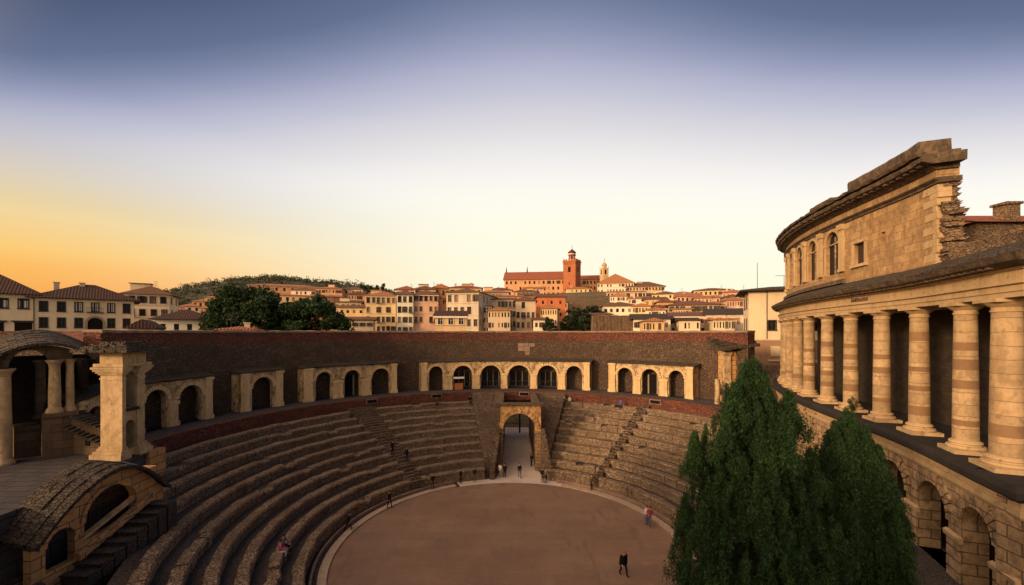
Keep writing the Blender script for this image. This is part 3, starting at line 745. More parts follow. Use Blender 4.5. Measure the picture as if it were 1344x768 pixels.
# colonnade
for i, u in enumerate(cu):
    p, t_ = PT.at(u); c = (p.x, p.y, CB); big = 1.12 if i == 0 else 1.0; H = CT - CB; rr = random.Random(40 + i)
    mb = MB(); r0, r1 = .50 * big, .43 * big
    prof = [(r0 + (r1 - r0) * (k / 12) ** 1.5, .62 + (H - 1.12) * k / 12) for k in range(13)]
    mb.lathe(prof, c, 24)
    col = part(mb, 'column', 'column', dr, smooth=True)
    bands = []
    for b in range(rr.choice((3, 4, 4)) if i in (1, 2, 3, 4, 5, 6) else 1):
        zb = .9 + (H - 2.2) * (b + rr.uniform(.1, .9)) / 4.2; hb = rr.choice((.3, .42, .55)); bands.append((zb, zb + hb))
    for zb, zt_ in bands:
        mb = MB(); ra = r0 + (r1 - r0) * ((zb - .62) / (H - 1.12)) ** 1.5 + .006; rb = r0 + (r1 - r0) * ((zt_ - .62) / (H - 1.12)) ** 1.5 + .006
        mb.lathe([(ra - .02, zb), (ra, zb), (rb, zt_), (rb - .02, zt_)], c, 24); part(mb, 'stone_band', 'colband', col, smooth=True)
    ang = math.atan2(t_.y, t_.x); rot = Matrix.Translation(Vector(c)) @ Matrix.Rotation(ang, 4, 'Z')
    mb = MB(); s = .78 * big; mb.box(-s, s, -s, s, .0, .2, mat=rot)
    mb.lathe([(.72 * big, .2), (.76 * big, .27), (.72 * big, .36), (.6 * big, .4), (.58 * big, .46), (.64 * big, .5), (.62 * big, .57), (r0, .64)], c, 24)
    part(mb, 'base', 'drumplain', col, smooth=True)
    mb = MB(); z = H - .52
    mb.lathe([(r1 - .01, z - .1), (r1 + .05, z - .06), (r1 + .05, z), (r1 + .01, z + .02), (r1 + .02, z + .14), (r1 + .12, z + .2), (r1 + .26, z + .34), (r1 + .26, z + .36)], c, 24)
    s = r1 + .3; mb.box(-s, s, -s, s, z + .36, z + .515, mat=rot)
    part(mb, 'capital', 'drumplain', col, smooth=True)
mb = MB(); archwall(mb, PT.off(-3.4), 2.5, UE, CB, CT + .2, .4, [(u, .55, CB, CB + 2.3, .55) for u in ((cu[3] + cu[4]) / 2, (cu[6] + cu[7]) / 2)], 1.2)
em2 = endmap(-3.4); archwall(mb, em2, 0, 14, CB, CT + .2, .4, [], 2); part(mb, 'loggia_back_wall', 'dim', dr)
# entablature
part(both('e', [(-3.5, CT), (.55, CT), (.55, CT + .22), (.61, CT + .24), (.61, CT + .5), (.74, CT + .55), (.74, CT + .62), (.57, CT + .65), (.57, CT + 1.12), (.68, CT + 1.15), (.74, CT + 1.25), (-3.5, CT + 1.25)], None, 0), 'entablature', 'drumplain', dr, merge=False)
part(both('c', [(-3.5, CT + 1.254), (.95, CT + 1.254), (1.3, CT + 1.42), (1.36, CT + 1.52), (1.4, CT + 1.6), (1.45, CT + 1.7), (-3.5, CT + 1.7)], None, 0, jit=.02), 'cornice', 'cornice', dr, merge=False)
mb = MB(); f = PT.off(.84); u = .2
while u < UE - 1: sweep(mb, f, [(-.3, CT + 1.258), (-.3, CT + 1.4), (.05, CT + 1.4), (.05, CT + 1.258)], u, u + .24, .3); u += .5
f = endmap(.84); u = .3
while u < 14: sweep(mb, f, [(-.3, CT + 1.258), (-.3, CT + 1.4), (.05, CT + 1.4), (.05, CT + 1.258)], u, u + .24, .3); u += .5
part(mb, 'dentils', 'cornice', dr)
part(both('r', [(-3.6, CT + 1.704), (1.3, CT + 1.704), (1.3, CT + 1.78), (.5, CT + 2.2), (-.3, CT + 2.55), (-3.6, CT + 2.95)], None, 0, jit=.03), 'ledge_roof', 'tilerow', dr, merge=False)
# carved lettering, worn past reading, on the frieze
mb = MB(); f = PT.off(.57); ui = PT.u_at(1140, .57); ue = PT.u_at(1117, .57); n = 13; rr = random.Random(12)
for i in range(n):
    u = ui + (ue - ui) * i / n; w = (ue - ui) / n * .5; h = .3 if i != n - 1 else .4
    for s in range(2):
        sweep(mb, f, [(-.012, CT + .75), (-.012, CT + .75 + h * rr.uniform(.7, 1.1)), (.01, CT + .75 + h * .8), (.01, CT + .75)], u + s * w, u + s * w + .06, .1)
    zz = CT + .75 + rr.choice((0, .13, .25)); sweep(mb, f, [(-.012, zz), (-.012, zz + .05), (.01, zz + .05), (.01, zz)], u, u + w, .1)
part(mb, 'carved_lettering', 'cornice', dr)

# upper wall, broken off at the near end
UO = -.2; UB = PT.u_at(1229, UO)
WB, WT = CT + 2.6, 27.3
fraw = PT.off(UO)
def f0(u, d, v): return fraw(u, d, v - 1.35 * (1 - u / UE) * min(1.3, max(0, (v - WB) / (WT - WB))))   # the ruin's top leans down towards the break
wins = []
for xa, xb, zb, zs in ((1084.7, 1101.6, 22.6, 25.75), (1061, 1072.5, 22.6, 25.75), (1045.5, 1054, 22.6, 25.75), (1036.6, 1041.2, 22.6, 25.75)):
    a, b = PT.u_at(xb, UO), PT.u_at(xa, UO); wins.append([(a + b) / 2, None, zb, zs, None])
for i, (w, (xa, xb)) in enumerate(zip(wins, ((1084.7, 1101.6), (1061, 1072.5), (1045.5, 1054), (1036.6, 1041.2)))): w[1] = max(.75, min(1.2, (PT.u_at(xa, UO) - PT.u_at(xb, UO)) / 2)); w[4] = w[1] * 1.05
for k in range(3): wins.append([wins[3][0] + 4.0 * (k + 1), 1.0, 22.6, 25.75, 1.05])
ra, rb = PT.u_at(1137, UO), PT.u_at(1121, UO); sa, sb = PT.u_at(1162, UO), PT.u_at(1156, UO)
rect = ((ra + rb) / 2, .72, 23.0, 24.9, 0); hole = ((sa + sb) / 2, .24, 24.3, 25.2, 0)
ops = [hole, rect] + [tuple(w) for w in wins]
mb = MB(); archwall(mb, f0, UB, UE, WB - .6, WT, .95, ops, .8); part(mb, 'upper_wall', 'drum', dr)
for w in wins:
    mb = MB(); archring(mb, f0, w, .28, .07, n=11, gap=.008); part(mb, 'arch_ring', 'drumplain', dr)
    mb = MB(); u, a = w[0], w[1]
    for s in (-1, 1): sweep(mb, f0, [(-.07, w[2]), (-.07, w[3]), (.03, w[3]), (.03, w[2])], u + s * (a + .13) - .12, u + s * (a + .13) + .12, .3)
    for s in (-1, 1): sweep(mb, f0, [(-.13, w[3] - .16), (-.13, w[3] + .04), (.03, w[3] + .04), (.03, w[3] - .16)], u + s * (a + .13) - .17, u + s * (a + .13) + .17, .3)
    wf = part(mb, 'window_frame', 'drumplain', dr)
    mb = MB(); sweep(mb, f0, [(.28, w[2]), (.28, w[3] + w[4] - .04), (.33, w[3] + w[4] - .04), (.33, w[2])], u - a, u + a, .4); part(mb, 'shutter_or_dark_fill', 'glass', wf)  # near-black sheet: darkness inside the open window put into its colour
    mb = MB(); sweep(mb, f0, [(.16, w[3] - .1), (.16, w[3] + .06), (.27, w[3] + .06), (.27, w[3] - .1)], u - a, u + a, .4); sweep(mb, f0, [(.2, w[2]), (.2, w[3] + .7), (.27, w[3] + .7), (.27, w[2])], u - .06, u + .06, .2)
    part(mb, 'transom', 'rustic', wf)
mb = MB(); u, a = rect[0], rect[1]
for s in (-1, 1): sweep(mb, f0, [(-.1, 22.8), (-.1, 25.1), (.03, 25.1), (.03, 22.8)], u + s * (a + .13) - .12, u + s * (a + .13) + .12, .3)
sweep(mb, f0, [(-.12, 24.92), (-.12, 25.15), (.03, 25.15), (.03, 24.92)], u - a - .3, u + a + .3, .3); sweep(mb, f0, [(-.2, 22.7), (-.2, 22.95), (.03, 22.95), (.03, 22.7)], u - a - .35, u + a + .35, .3)
wf = part(mb, 'window_frame', 'drumplain', dr)
mb = MB(); sweep(mb, f0, [(.25, 23.0), (.25, 24.9), (.3, 24.9), (.3, 23.0)], u - a, u + a, .4); part(mb, 'shutter_or_dark_fill', 'wood', wf)
mb = MB(); u, a = hole[0], hole[1]; sweep(mb, f0, [(.6, 24.2), (.6, 25.3), (.65, 25.3), (.65, 24.2)], u - .3, u + .3, .4); part(mb, 'blocked_hole', 'dark', dr)
# pilasters of the upper storey between the windows
for i, u in enumerate([wins[0][0] - 1.75] + [(wins[k][0] + wins[k + 1][0]) / 2 for k in range(6)]):
    mb = MB(); h = .3 if i == 0 else .26
    sweep(mb, f0, [(-.16, 22.7), (-.16, 26.9), (.02, 26.9), (.02, 22.7)], u - h, u + h, .4); sweep(mb, f0, [(-.24, 22.65), (-.24, 22.95), (.02, 22.95), (.02, 22.65)], u - h - .08, u + h + .08, .4)
    sweep(mb, f0, [(-.26, 26.75), (-.32, 27.1), (-.3, 27.25), (.02, 27.25), (.02, 26.75)], u - h - .1, u + h + .1, .4); part(mb, 'pilaster', 'drumplain', dr)
mb = MB(); sweep(mb, f0, [(-.34, WB - .1), (-.34, WB + .2), (-.2, WB + .32), (.02, WB + .35), (.02, WB - .1)], wins[0][0] - 2.2, UE, .6); part(mb, 'sill_course', 'cornice', dr)
# top entablature, each course broken off at its own length
def course(name, prof, u0, mat, jit=.02, u1=None): 
    mb = MB(); sweep(mb, f0, prof, u0, u1 or UE, .6, jit=jit); part(mb, name, mat, dr)
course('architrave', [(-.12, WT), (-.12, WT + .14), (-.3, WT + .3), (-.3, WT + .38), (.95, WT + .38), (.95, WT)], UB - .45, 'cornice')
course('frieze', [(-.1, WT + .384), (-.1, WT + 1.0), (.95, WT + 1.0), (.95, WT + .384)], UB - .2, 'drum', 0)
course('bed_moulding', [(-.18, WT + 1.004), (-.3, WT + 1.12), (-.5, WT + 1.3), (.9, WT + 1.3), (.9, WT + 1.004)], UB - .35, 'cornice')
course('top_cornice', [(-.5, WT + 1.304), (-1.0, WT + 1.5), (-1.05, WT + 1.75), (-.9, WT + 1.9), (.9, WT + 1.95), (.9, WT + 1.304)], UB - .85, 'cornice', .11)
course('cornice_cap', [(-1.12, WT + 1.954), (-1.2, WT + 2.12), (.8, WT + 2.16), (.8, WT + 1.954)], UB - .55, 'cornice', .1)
mb = MB(); u = UB - .2
while u < UE - 1: sweep(mb, f0, [(-.85, WT + 1.31), (-.85, WT + 1.48), (-.3, WT + 1.48), (-.3, WT + 1.31)], u, u + .28, .4); u += .72
part(mb, 'brackets', 'cornice', dr)
for xa, xb, h in ((1229, 1130, .85), (1105, 1078, .5)):
    a, b = PT.u_at(xa, UO), PT.u_at(xb, UO); mb = MB(); sweep(mb, f0, [(-.85, WT + 2.1), (-.9, WT + 2.1 + h * .8), (-.8, WT + 2.1 + h), (.7, WT + 2.1 + h), (.7, WT + 2.1)], a, b, .6, jit=.06); part(mb, 'top_block', 'cornice', dr)
# ragged quoins and rubble core at the break
mb = MB(); mc = MB(); rr = random.Random(77); z = WB - .5; k = 0
while z < WT - .03:
    h = rr.uniform(.4, .62); h = min(h, WT - z); ln = rr.uniform(.1, .75)
    sweep(mb, f0, [(-.035, z), (-.035, z + h - .02), (.6, z + h - .02), (.6, z)], UB - ln * .4, UB + .35 + .7 * (k % 2) + rr.uniform(-.15, .15), .5); k += 1; z += h
part(mb, 'quoins', 'drumplain', dr)
z = WB - .6; 
while z < WT - .1:
    h = rr.uniform(.12, .3); fr = (z - WB) / (WT - WB); ln = .35 + 1.2 * max(0, .55 - fr) ** 1.3 + rr.uniform(-.16, .2) + (.35 if .55 < fr < .62 else 0) - (.2 if fr > .66 else 0)
    sweep(mc, f0, [(.12 + rr.uniform(-.1, .12), z), (.1 + rr.uniform(-.1, .12), z + h), (.95 + rr.uniform(-.1, .2), z + h), (.95, z)], UB - max(.12, ln), UB + .05, .5, jit=.05); z += h
part(mc, 'rubble_core', 'rubble', dr)
mb = MB()                                                             # low rubble remains and roof slope behind the break
for i in range(26):
    u = UB - 1.0 - i * .32; h = 1.5 - i * .02 + rr.uniform(-.18, .18); sweep(mb, f0, [(.15 + rr.uniform(-.1, .1), WB - .6), (.2, WB + h * .55), (1.0, WB + h * .55 + .2), (1.1, WB - .6)], u - .33, u, .4, jit=.06)
part(mb, 'rubble_remains', 'rubble', dr)
# inner roof deck so the ruin is closed behind its cornice
mb = MB(); q = [PT.off(-3.5)(UE * i / 12, 0, CT + 2.3) for i in range(13)]
e = Vector((40, 15.6, CT + 2.3)); e2 = Vector((60, 56, CT + 2.3))
for a, b in zip(q, q[1:]): mb.poly([a, b, e2])
mb.poly([q[0], e2, e]); part(mb, 'roof_deck', 'darkstone', dr)

# house with a red roof standing behind the broken wall
rh = thing('house', 'stone house with a red tiled roof and chimney behind the broken upper wall', 'house', (41, 31, 10), 0)
mb = MB(); mb.box(34.0, 46.5, 30.4, 38, 14, 25.6); part(mb, 'wall', 'rubble', rh)
mb = MB(); P = [(33.6, 30.0, 25.5), (46.9, 30.0, 25.5), (46.9, 34.6, 27.2), (33.6, 34.6, 27.2)]
mb.poly(P, [(0, 5), (13, 5), (13, 0), (0, 0)]); mb.poly([(33.6, 38.6, 25.5), (46.9, 38.6, 25.5), (46.9, 34.6, 27.2), (33.6, 34.6, 27.2)], [(0, 5), (13, 5), (13, 0), (0, 0)])
for x in (33.7, 46.8): mb.poly([(x, 30.1, 25.5), (x, 38.5, 25.5), (x, 34.6, 27.15)])
rf = part(mb, 'roof', 'tilered', rh)
mb = MB(); cx, cy = 36.9, 30.9; mb.box(cx - .5, cx + .5, cy - .45, cy + .45, 25.4, 26.9); mb.box(cx - .62, cx + .62, cy - .56, cy + .56, 26.9, 27.08); ch = part(mb, 'chimney', 'rubble', rf)

# ground in front of the drum, with its retaining wall
mb = MB(); n = 30; inner = [pol(22.2, 66 + (113 - 66) * i / n, GZ) for i in range(n + 1)] + [Vector((9.0, 22.5, GZ)), Vector((7.2, 16, GZ)), Vector((7.0, 8, GZ))]
outer = [PT.off(-2.9)(UE * .76 * (1 - i / n), 0, GZ) for i in range(n + 1)] + [Vector((22, 16, GZ)), Vector((23, 12, GZ)), Vector((24, 8, GZ))]
for i in range(len(inner) - 1):
    mb.poly([inner[i], outer[i], outer[i + 1], inner[i + 1]]); a, b = inner[i], inner[i + 1]; mb.poly([(a.x, a.y, 0), (b.x, b.y, 0), b, a], None, 1)
    a, b = outer[i], outer[i + 1]; e = Vector((8, -3, 0)); mb.poly([a + Vector((0, 0, -.004)), b + Vector((0, 0, -.004)), b + e, a + e])
solo(mb, 'forecourt', ['trough', 'ramp'], kind='structure')
rr = random.Random(15); mb = MB()
for i in range(46):
    x = rr.uniform(17.6, 20.8); y = rr.uniform(16.3, 18.8); s = rr.uniform(.12, .4); m_ = Matrix.Translation((x, y, GZ - .05)) @ Matrix.Rotation(rr.uniform(0, 3), 4, 'Z') @ Matrix.Rotation(rr.uniform(-.3, .3), 4, 'X')
    mb.box(-s, s, -s * .7, s * .7, 0, s * .9, mat=m_)
o = solo(mb, 'rubble', 'ramp'); o['kind'] = 'stuff'

# rough slope rising beyond the end pavilion
mb = MB(); rows = []
for j in range(14):
    y = 46.5 + 16 * j / 13; rows.append([Vector((x, y, 6.4 + 6.2 * sstep(46, 61, y) + .25 * nz(x * .6, y * .6) + .15 * nz(x * 2, y * 2))) for x in [27 + .9 * i for i in range(24)]])
for A, B in zip(rows, rows[1:]):
    for i in range(23): mb.poly([A[i], A[i + 1], B[i + 1], B[i]])
solo(mb, 'slope', 'ramp', kind='structure')

# ================================================================== the left side
# square column tower
ct = thing('column_tower', 'tall square stone column tower with arched niches and a flat tiled cap', 'tower', (-29.3, 31.6, TZ))
FP_ = (-29.62, -28.05, 30.0, 30.3); RP_ = (-29.3, -28.05, 31.2, 31.85)
mb = MB(); mb.box(*FP_, TZ + .9, 15.0); part(mb, 'front_pier', 'pier', ct)
mb = MB(); mb.box(*RP_, TZ + .9, 15.0); part(mb, 'rear_pier', 'pier', ct)
fs = straight((-28.14, 30.3), (-28.14, 31.2))
mb = MB(); archwall(mb, fs, 0, .9, TZ + .1, 11.8, .25, [(.45, .42, TZ + .6, 10.45, .55)], 1, ends=False); archwall(mb, fs, 0, .9, 11.8, 15.0, .25, [(.45, .42, 11.95, 14.2, .42)], 1, ends=False); part(mb, 'arched_side', 'pier', ct)
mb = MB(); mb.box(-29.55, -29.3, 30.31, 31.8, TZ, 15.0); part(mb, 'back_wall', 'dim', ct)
mb = MB(); mb.box(-29.2, -27.85, 30.31, 31.19, 11.72, 11.93); part(mb, 'niche_shelf', 'darkstone', ct)
for q, nm in ((FP_, 'front'), (RP_, 'rear')):
    x0, x1, y0, y1 = q; e = 0 if nm == 'rear' else 1
    mb = MB()
    for o, za, zb in ((.42, 0, .42), (.3, .42, .62), (.16, .62, .8), (.08, .8, .92)): mb.box(x0 - o, x1 + o * .7, y0 - o * (1 if e else .2), y1 + o * (.3 if e else 1), TZ + za, TZ + zb - .003)
    part(mb, 'plinth', 'pier', ct)
    mb = MB()
    for o, za, zb in ((.05, 14.05, 14.18), (.1, 14.4, 14.52), (.2, 14.52, 14.66), (.3, 14.66, 14.82), (.38, 14.82, 14.98)): mb.box(x0 - o, x1 + o, y0 - o * (1 if e else .2), y1 + o * (.3 if e else 1), za, zb - .004)
    part(mb, 'capital', 'pier', ct)
mb = MB(); mb.box(-29.9, -27.75, 29.72, 32.15, 15.0, 15.22); mb.box(-29.65, -28.0, 29.97, 31.9, 15.22, 16.1); part(mb, 'entablature', 'pier', ct)
mb = MB(); rr = random.Random(21)
for k in range(4):
    o = 1.05 - .36 * k; z = 16.1 + .17 * k; n = 10
    for i in range(n):
        a = -29.65 - o + (1.95 + 2 * o) * i / n; b = -29.65 - o + (1.95 + 2 * o) * (i + 1) / n - .02
        for j in range(5):
            ya = 29.97 - o + (1.95 + 2 * o) * j / 5; yb = 29.97 - o + (1.95 + 2 * o) * (j + 1) / 5 - .02
            mb.box(a, b, ya - rr.uniform(0, .08), yb, z - .02, z + .17 + rr.uniform(-.03, .06))
part(mb, 'cap_roof', 'tilerow', ct)
mb = MB(); mb.box(-28.2, -27.65, 31.9, 33.3, 5.2, TZ - .02); part(mb, 'pedestal', 'lunette', ct)

# domed-roof wall with two arched openings beside the steps
XW = -24.0
def lp(px, py): y = XW * FPX / (px - CX); return y, PZ(py, y)
top_pts = [lp(*p) for p in ((33, 729), (60, 690), (85, 661), (110, 638), (140, 617), (160, 611), (185, 614), (202, 625), (214, 640))]
bot = [lp(*p) for p in ((33, 733), (98, 734), (199, 650), (214, 646))]
def interp(pts):
    def f(u):
        if u <= pts[0][0]: return pts[0][1]
        for (a, b), (c, d) in zip(pts, pts[1:]):
            if u <= c: return b + (d - b) * (u - a) / (c - a)
        return pts[-1][1]
    return f
tf = interp(top_pts)
def topf(u): return sum(tf(u + s * .25) for s in (-2, -1, 0, 1, 2)) / 5
bf0 = interp(bot); botf = lambda u: bf0(u) - .02
ua, ub = top_pts[0][0] + .25, top_pts[-1][0]
fw = straight((XW, 0), (XW, 1))
lu = thing('lunette_wall', 'humped stone wall with two arched openings under a curved slab roof beside steps', 'wall', (XW, 25, 5))
o1 = (25.0, 1.62, 5.75, 6.75, 1.55); o2 = (22.15, .72, 5.0, 6.3, .72)
mb = MB(); archwall(mb, fw, ua, ub, lambda u: botf(u) - 1.5, topf, .4, [o1, o2], .35); part(mb, 'arched_wall', 'lunette', lu)
for o, w in ((o1, .24), (o2, .34)):
    mb = MB(); archring(mb, fw, o, w, .09, n=15 if o is o1 else 7, gap=.01); part(mb, 'arch_ring', 'lunette', lu)
mb = MB()
def bsweep(prof, u0, u1, zf, mat, name, n=10):
    mb = MB(); 
    for i in range(n):
        a, b = u0 + (u1 - u0) * i / n, u0 + (u1 - u0) * (i + 1) / n
        A = [fw(a, d, zf(a) + v) for d, v in prof]; B = [fw(b, d, zf(b) + v) for d, v in prof]
        for j in range(len(prof)): k = (j + 1) % len(prof); mb.poly([A[j], B[j], B[k], A[k]])
        if i == 0: mb.poly(A)
        if i == n - 1: mb.poly(B)
    return part(mb, name, mat, lu)
bsweep([(-.3, -.1), (-.3, .2), (-.16, .3), (.02, .3), (.02, -.1)], 22.9, 27.7, botf, 'lunette', 'sill_moulding')
bsweep([(.02, .42), (.02, .6), (.34, .6), (.34, .42)], o1[0] - 1.6, o1[0] + 1.6, lambda u: botf(u) + .2, 'pier', 'inner_sill')
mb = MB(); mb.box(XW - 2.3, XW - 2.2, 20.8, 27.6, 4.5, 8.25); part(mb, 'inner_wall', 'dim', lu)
mb = MB()
for i in range(7):
    y = 23.7 + .45 * i; mb.box(XW - 1.02, XW - .96, y, y + .06, 5.9, 8.2)
mb.box(XW - 1.03, XW - .95, 23.5, 26.6, 7.1, 7.18); part(mb, 'grille', 'iron', lu)
mb = MB(); rr = random.Random(31); u = ua - .1                         # slab roof following the hump
mb2 = mb
while u < ub + .2:
    w = rr.uniform(.35, .55); u1 = u + w
    for j in range(4):
        d0 = -.42 + j * .58; d1 = d0 + .66; z = .06 + .10 * j + rr.uniform(-.02, .04)
        q = [fw(a, d, topf(a) + z + e) for a, d, e in ((u, d0, 0), (u1 - .02, d0, 0), (u1 - .02, d1, .06), (u, d1, .06))]; qb = [p - Vector((0, 0, .16 if j else .24)) for p in q]
        mb.poly(q)
        for i in range(4): mb.poly([q[i], q[(i + 1) % 4], qb[(i + 1) % 4], qb[i]])
        mb.poly(qb)
    u = u1
part(mb, 'slab_roof', 'tilerow', lu)
mb = MB(); mb.box(-25.58, -24.72, 27.8, 29.0, 5.2, 8.2); part(mb, 'end_block', 'lunette', lu)

# dark steps going down beside that wall
sp = MB(); n = 8
for i in range(n):
    y1 = 28.0 - 5.8 * i / n; y0 = 28.0 - 5.8 * (i + 1) / n; z = 6.2 - 1.7 * i / (n - 1)
    sp.box(-23.95, -22.5 + .12 * nz(i, 3), y0 - .08, y1, 2.0, z); sp.box(-23.95, -22.5 + .15 * nz(i, 7), y0 - .2, y0 + .3, z - .001, z + .06)
tag(solo(sp, 'stone_steps', 'trough', org=(-22.6, 25, 4)), 'wide dark stone steps descending beside the humped wall with two arches', 'steps')
# rubble wall in the near left corner
mb = MB(); rr = random.Random(8)
for i in range(90):
    k = i / 90; x = -25.5 + 8.5 * rr.random(); y = 19.0 + 2.0 * rr.random() - .12 * (x + 25); s = rr.uniform(.2, .55); z = 4.75 - .12 * (x + 25) + rr.uniform(-.15, .15)
    m_ = Matrix.Translation((x, y, z)) @ Matrix.Rotation(rr.uniform(-.5, .5), 4, 'Z') @ Matrix.Rotation(rr.uniform(-.2, .2), 4, 'X')
    mb.box(-s, s, -s * .6, s * .6, -.3, rr.uniform(.1, .25), mat=m_)
mb.box(-26.5, -17.2, 18.2, 20.6, 0, 4.2)
tag(solo(mb, 'ruined_wall', 'tilerow', org=(-22, 20, 0)), 'heap of dark broken slabs on a ruined wall in the near left corner', 'ruined wall')

# loggia
A_, B_ = Vector((-36.4, 28.0, 0)), Vector((-33.9, 31.2, 0))
fl = straight((A_.x, A_.y), (B_.x, B_.y)); LL = (B_ - A_).length
lg = thing('loggia', 'dark open stone loggia with columns under a curved slab roof on the terrace', 'loggia', (-35, 29.5, TZ))
def ltop(u): return 16.7 - .16 * (u - 3.3) ** 2
mb = MB(); archwall(mb, fl, 1.15, 4.75, lambda u: 15.45 if u > 3.58 else TZ, lambda u: ltop(u) - .2, .6, [(2.6, .98, TZ, 14.95, 1.25)], .4, na=10)
archwall(mb, fl, -1.4, 1.15, TZ, lambda u: ltop(u) - .2, .6, [(.1, 1.0, TZ, 14.2, .6)], .4, na=10); part(mb, 'front_wall', 'loggia', lg)
mb = MB(); archring(mb, fl, (2.6, .98, TZ, 14.95, 1.25), .3, .12, n=13, gap=.006); part(mb, 'arch_ring', 'loggia', lg)
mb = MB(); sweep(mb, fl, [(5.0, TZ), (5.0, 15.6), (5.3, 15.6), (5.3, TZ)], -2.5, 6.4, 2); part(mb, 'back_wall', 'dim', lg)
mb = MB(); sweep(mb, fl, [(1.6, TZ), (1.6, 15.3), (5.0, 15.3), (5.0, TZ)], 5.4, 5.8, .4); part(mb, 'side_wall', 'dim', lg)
mb = MB(); sweep(mb, fl, [(4.85, 12.6), (4.85, 13.6), (5.02, 13.6), (5.02, 12.6)], 3.2, 4.1, 1); part(mb, 'blind_window', 'dark', lg)
mb = MB(); rr = random.Random(5); u = -2.6
while u < 6.0:
    w = rr.uniform(.35, .5); u1 = min(6.15, u + w)
    for j in range(13):
        d0 = -.95 + j * .52 + rr.uniform(-.06, .06); d1 = d0 + .6; z = .05 + .075 * j + rr.uniform(-.03, .03)
        q = [fl(a, d, ltop(a) + z + e) for a, d, e in ((u, d0, 0), (u1 - .02, d0, 0), (u1 - .02, d1, .08), (u, d1, .08))]; qb = [p - Vector((0, 0, .2)) for p in q]
        mb.poly(q); mb.poly(qb)
        for i in range(4): mb.poly([q[i], q[(i + 1) % 4], qb[(i + 1) % 4], qb[i]])
    u = u1
part(mb, 'slab_roof', 'tilerow', lg)
def lcol(u, d, zb, zt_, r, mat='pier'):
    c = fl(u, d, zb); H = zt_ - zb; mb = MB()
    mb.lathe([(r, .35), (r * 1.0, H * .4), (r * .86, H - .5)], (c.x, c.y, zb), 18); o = part(mb, 'column', mat, lg, smooth=True)
    mb = MB(); mb.lathe([(r * 1.45, 0), (r * 1.45, .14), (r * 1.3, .2), (r * 1.25, .3), (r, .38)], (c.x, c.y, zb), 18); part(mb, 'base', mat, o, smooth=True)
    mb = MB(); mb.lathe([(r * .86, H - .52), (r * .98, H - .46), (r * .9, H - .4), (r * 1.1, H - .25), (r * 1.4, H - .12), (r * 1.45, H)], (c.x, c.y, zb), 18); part(mb, 'capital', mat, o, smooth=True)
lcol(1.4, -.35, TZ, 14.95, .40)
lcol(3.8, -.3, 11.55, 15.45, .34); lcol(4.6, -.1, 11.55, 15.45, .24); lcol(3.2, 1.3, 11.0, 15.4, .3, 'loggia')
mb = MB(); sweep(mb, fl, [(-.75, TZ), (-.75, 11.1), (-.85, 11.25), (-.85, 11.55), (.7, 11.55), (.7, TZ)], 3.2, 5.0, .8); part(mb, 'plinth', 'loggia', lg)
mb = MB(); sweep(mb, fl, [(.9, TZ), (.9, 10.2), (.75, 10.3), (.75, 10.6), (2.6, 10.6), (2.6, TZ)], 1.9, 3.15, .8); part(mb, 'bench', 'loggia', lg)
# parapet from the loggia to the tower
pw = thing('parapet_wall', 'low dark parapet wall with slab coping between the loggia and the column tower', 'parapet', (-31.6, 31, TZ))
fp = straight((-33.3, 31.35), (-29.7, 30.75)); PL = 3.6
mb = MB(); sweep(mb, fp, [(0, TZ), (0, 9.95), (.5, 9.95), (.5, TZ)], 0, PL, .6); sweep(mb, fp, [(-.06, 9.0), (-.06, 9.45), (.01, 9.45), (.01, 9.0)], 1.5, 1.9, 1, mi=1); part(mb, 'wall', ['loggia', 'dark'], pw)
mb = MB(); rr = random.Random(2); n = 9
for i in range(n):
    u = PL * i / n; z = 11.35 - 1.1 * i / (n - 1); sweep(mb, fp, [(-.12, 9.9), (-.12, z - .1), (.55, z - .1), (.55, 9.9)], u, u + PL / n - .01, .6, mi=1); sweep(mb, fp, [(-.28, z - .12), (-.3, z + .06), (.8, z + .14), (.8, z - .12)], u, u + PL / n - .02, .6, jit=.04)
    sweep(mb, fp, [(-.55, z - 1.0), (-.6, z - .86), (.0, z - .72), (.0, z - 1.0)], u, u + PL / n - .02, .6, jit=.04)
part(mb, 'coping', ['tilerow', 'loggia'], pw)
# ================================================================== the town
WCACHE = {}
def window_mesh(w, h, style, fmat, gmat='glass'):
    k = (round(w, 2), round(h, 2), style, fmat, gmat)
    if k in WCACHE: return WCACHE[k]
    mb = MB()
    mb.poly([(-w / 2 - .02, .17, 0), (w / 2 + .02, .17, 0), (w / 2 + .02, .17, h), (-w / 2 - .02, .17, h)], None, 1)
    if style != 'bare':
        t = .1
        mb.box(-w / 2 - .14, -w / 2 + .005, -.07, .02, -.05, h + .1); mb.box(w / 2 - .005, w / 2 + .14, -.07, .02, -.05, h + .1)
        mb.box(-w / 2 - .138, w / 2 + .138, -.068, .018, h - .005, h + .14); mb.box(-w / 2 - .2, w / 2 + .2, -.16, .022, -.14, .004)
        mb.box(-.035, .035, .1, .165, 0, h); mb.box(-w / 2, w / 2, .102, .163, h * .62, h * .62 + .06)
    if style == 'shutter_or_dark_fill':
        for s in (-1, 1): x = s * (w / 2 + w * .28); mb.box(x - w * .24, x + w * .24, -.075, -.02, -.03, h + .02, 2)
    WCACHE[k] = mb.mesh('window', [fmat, gmat, 'framedark'])
    return WCACHE[k]
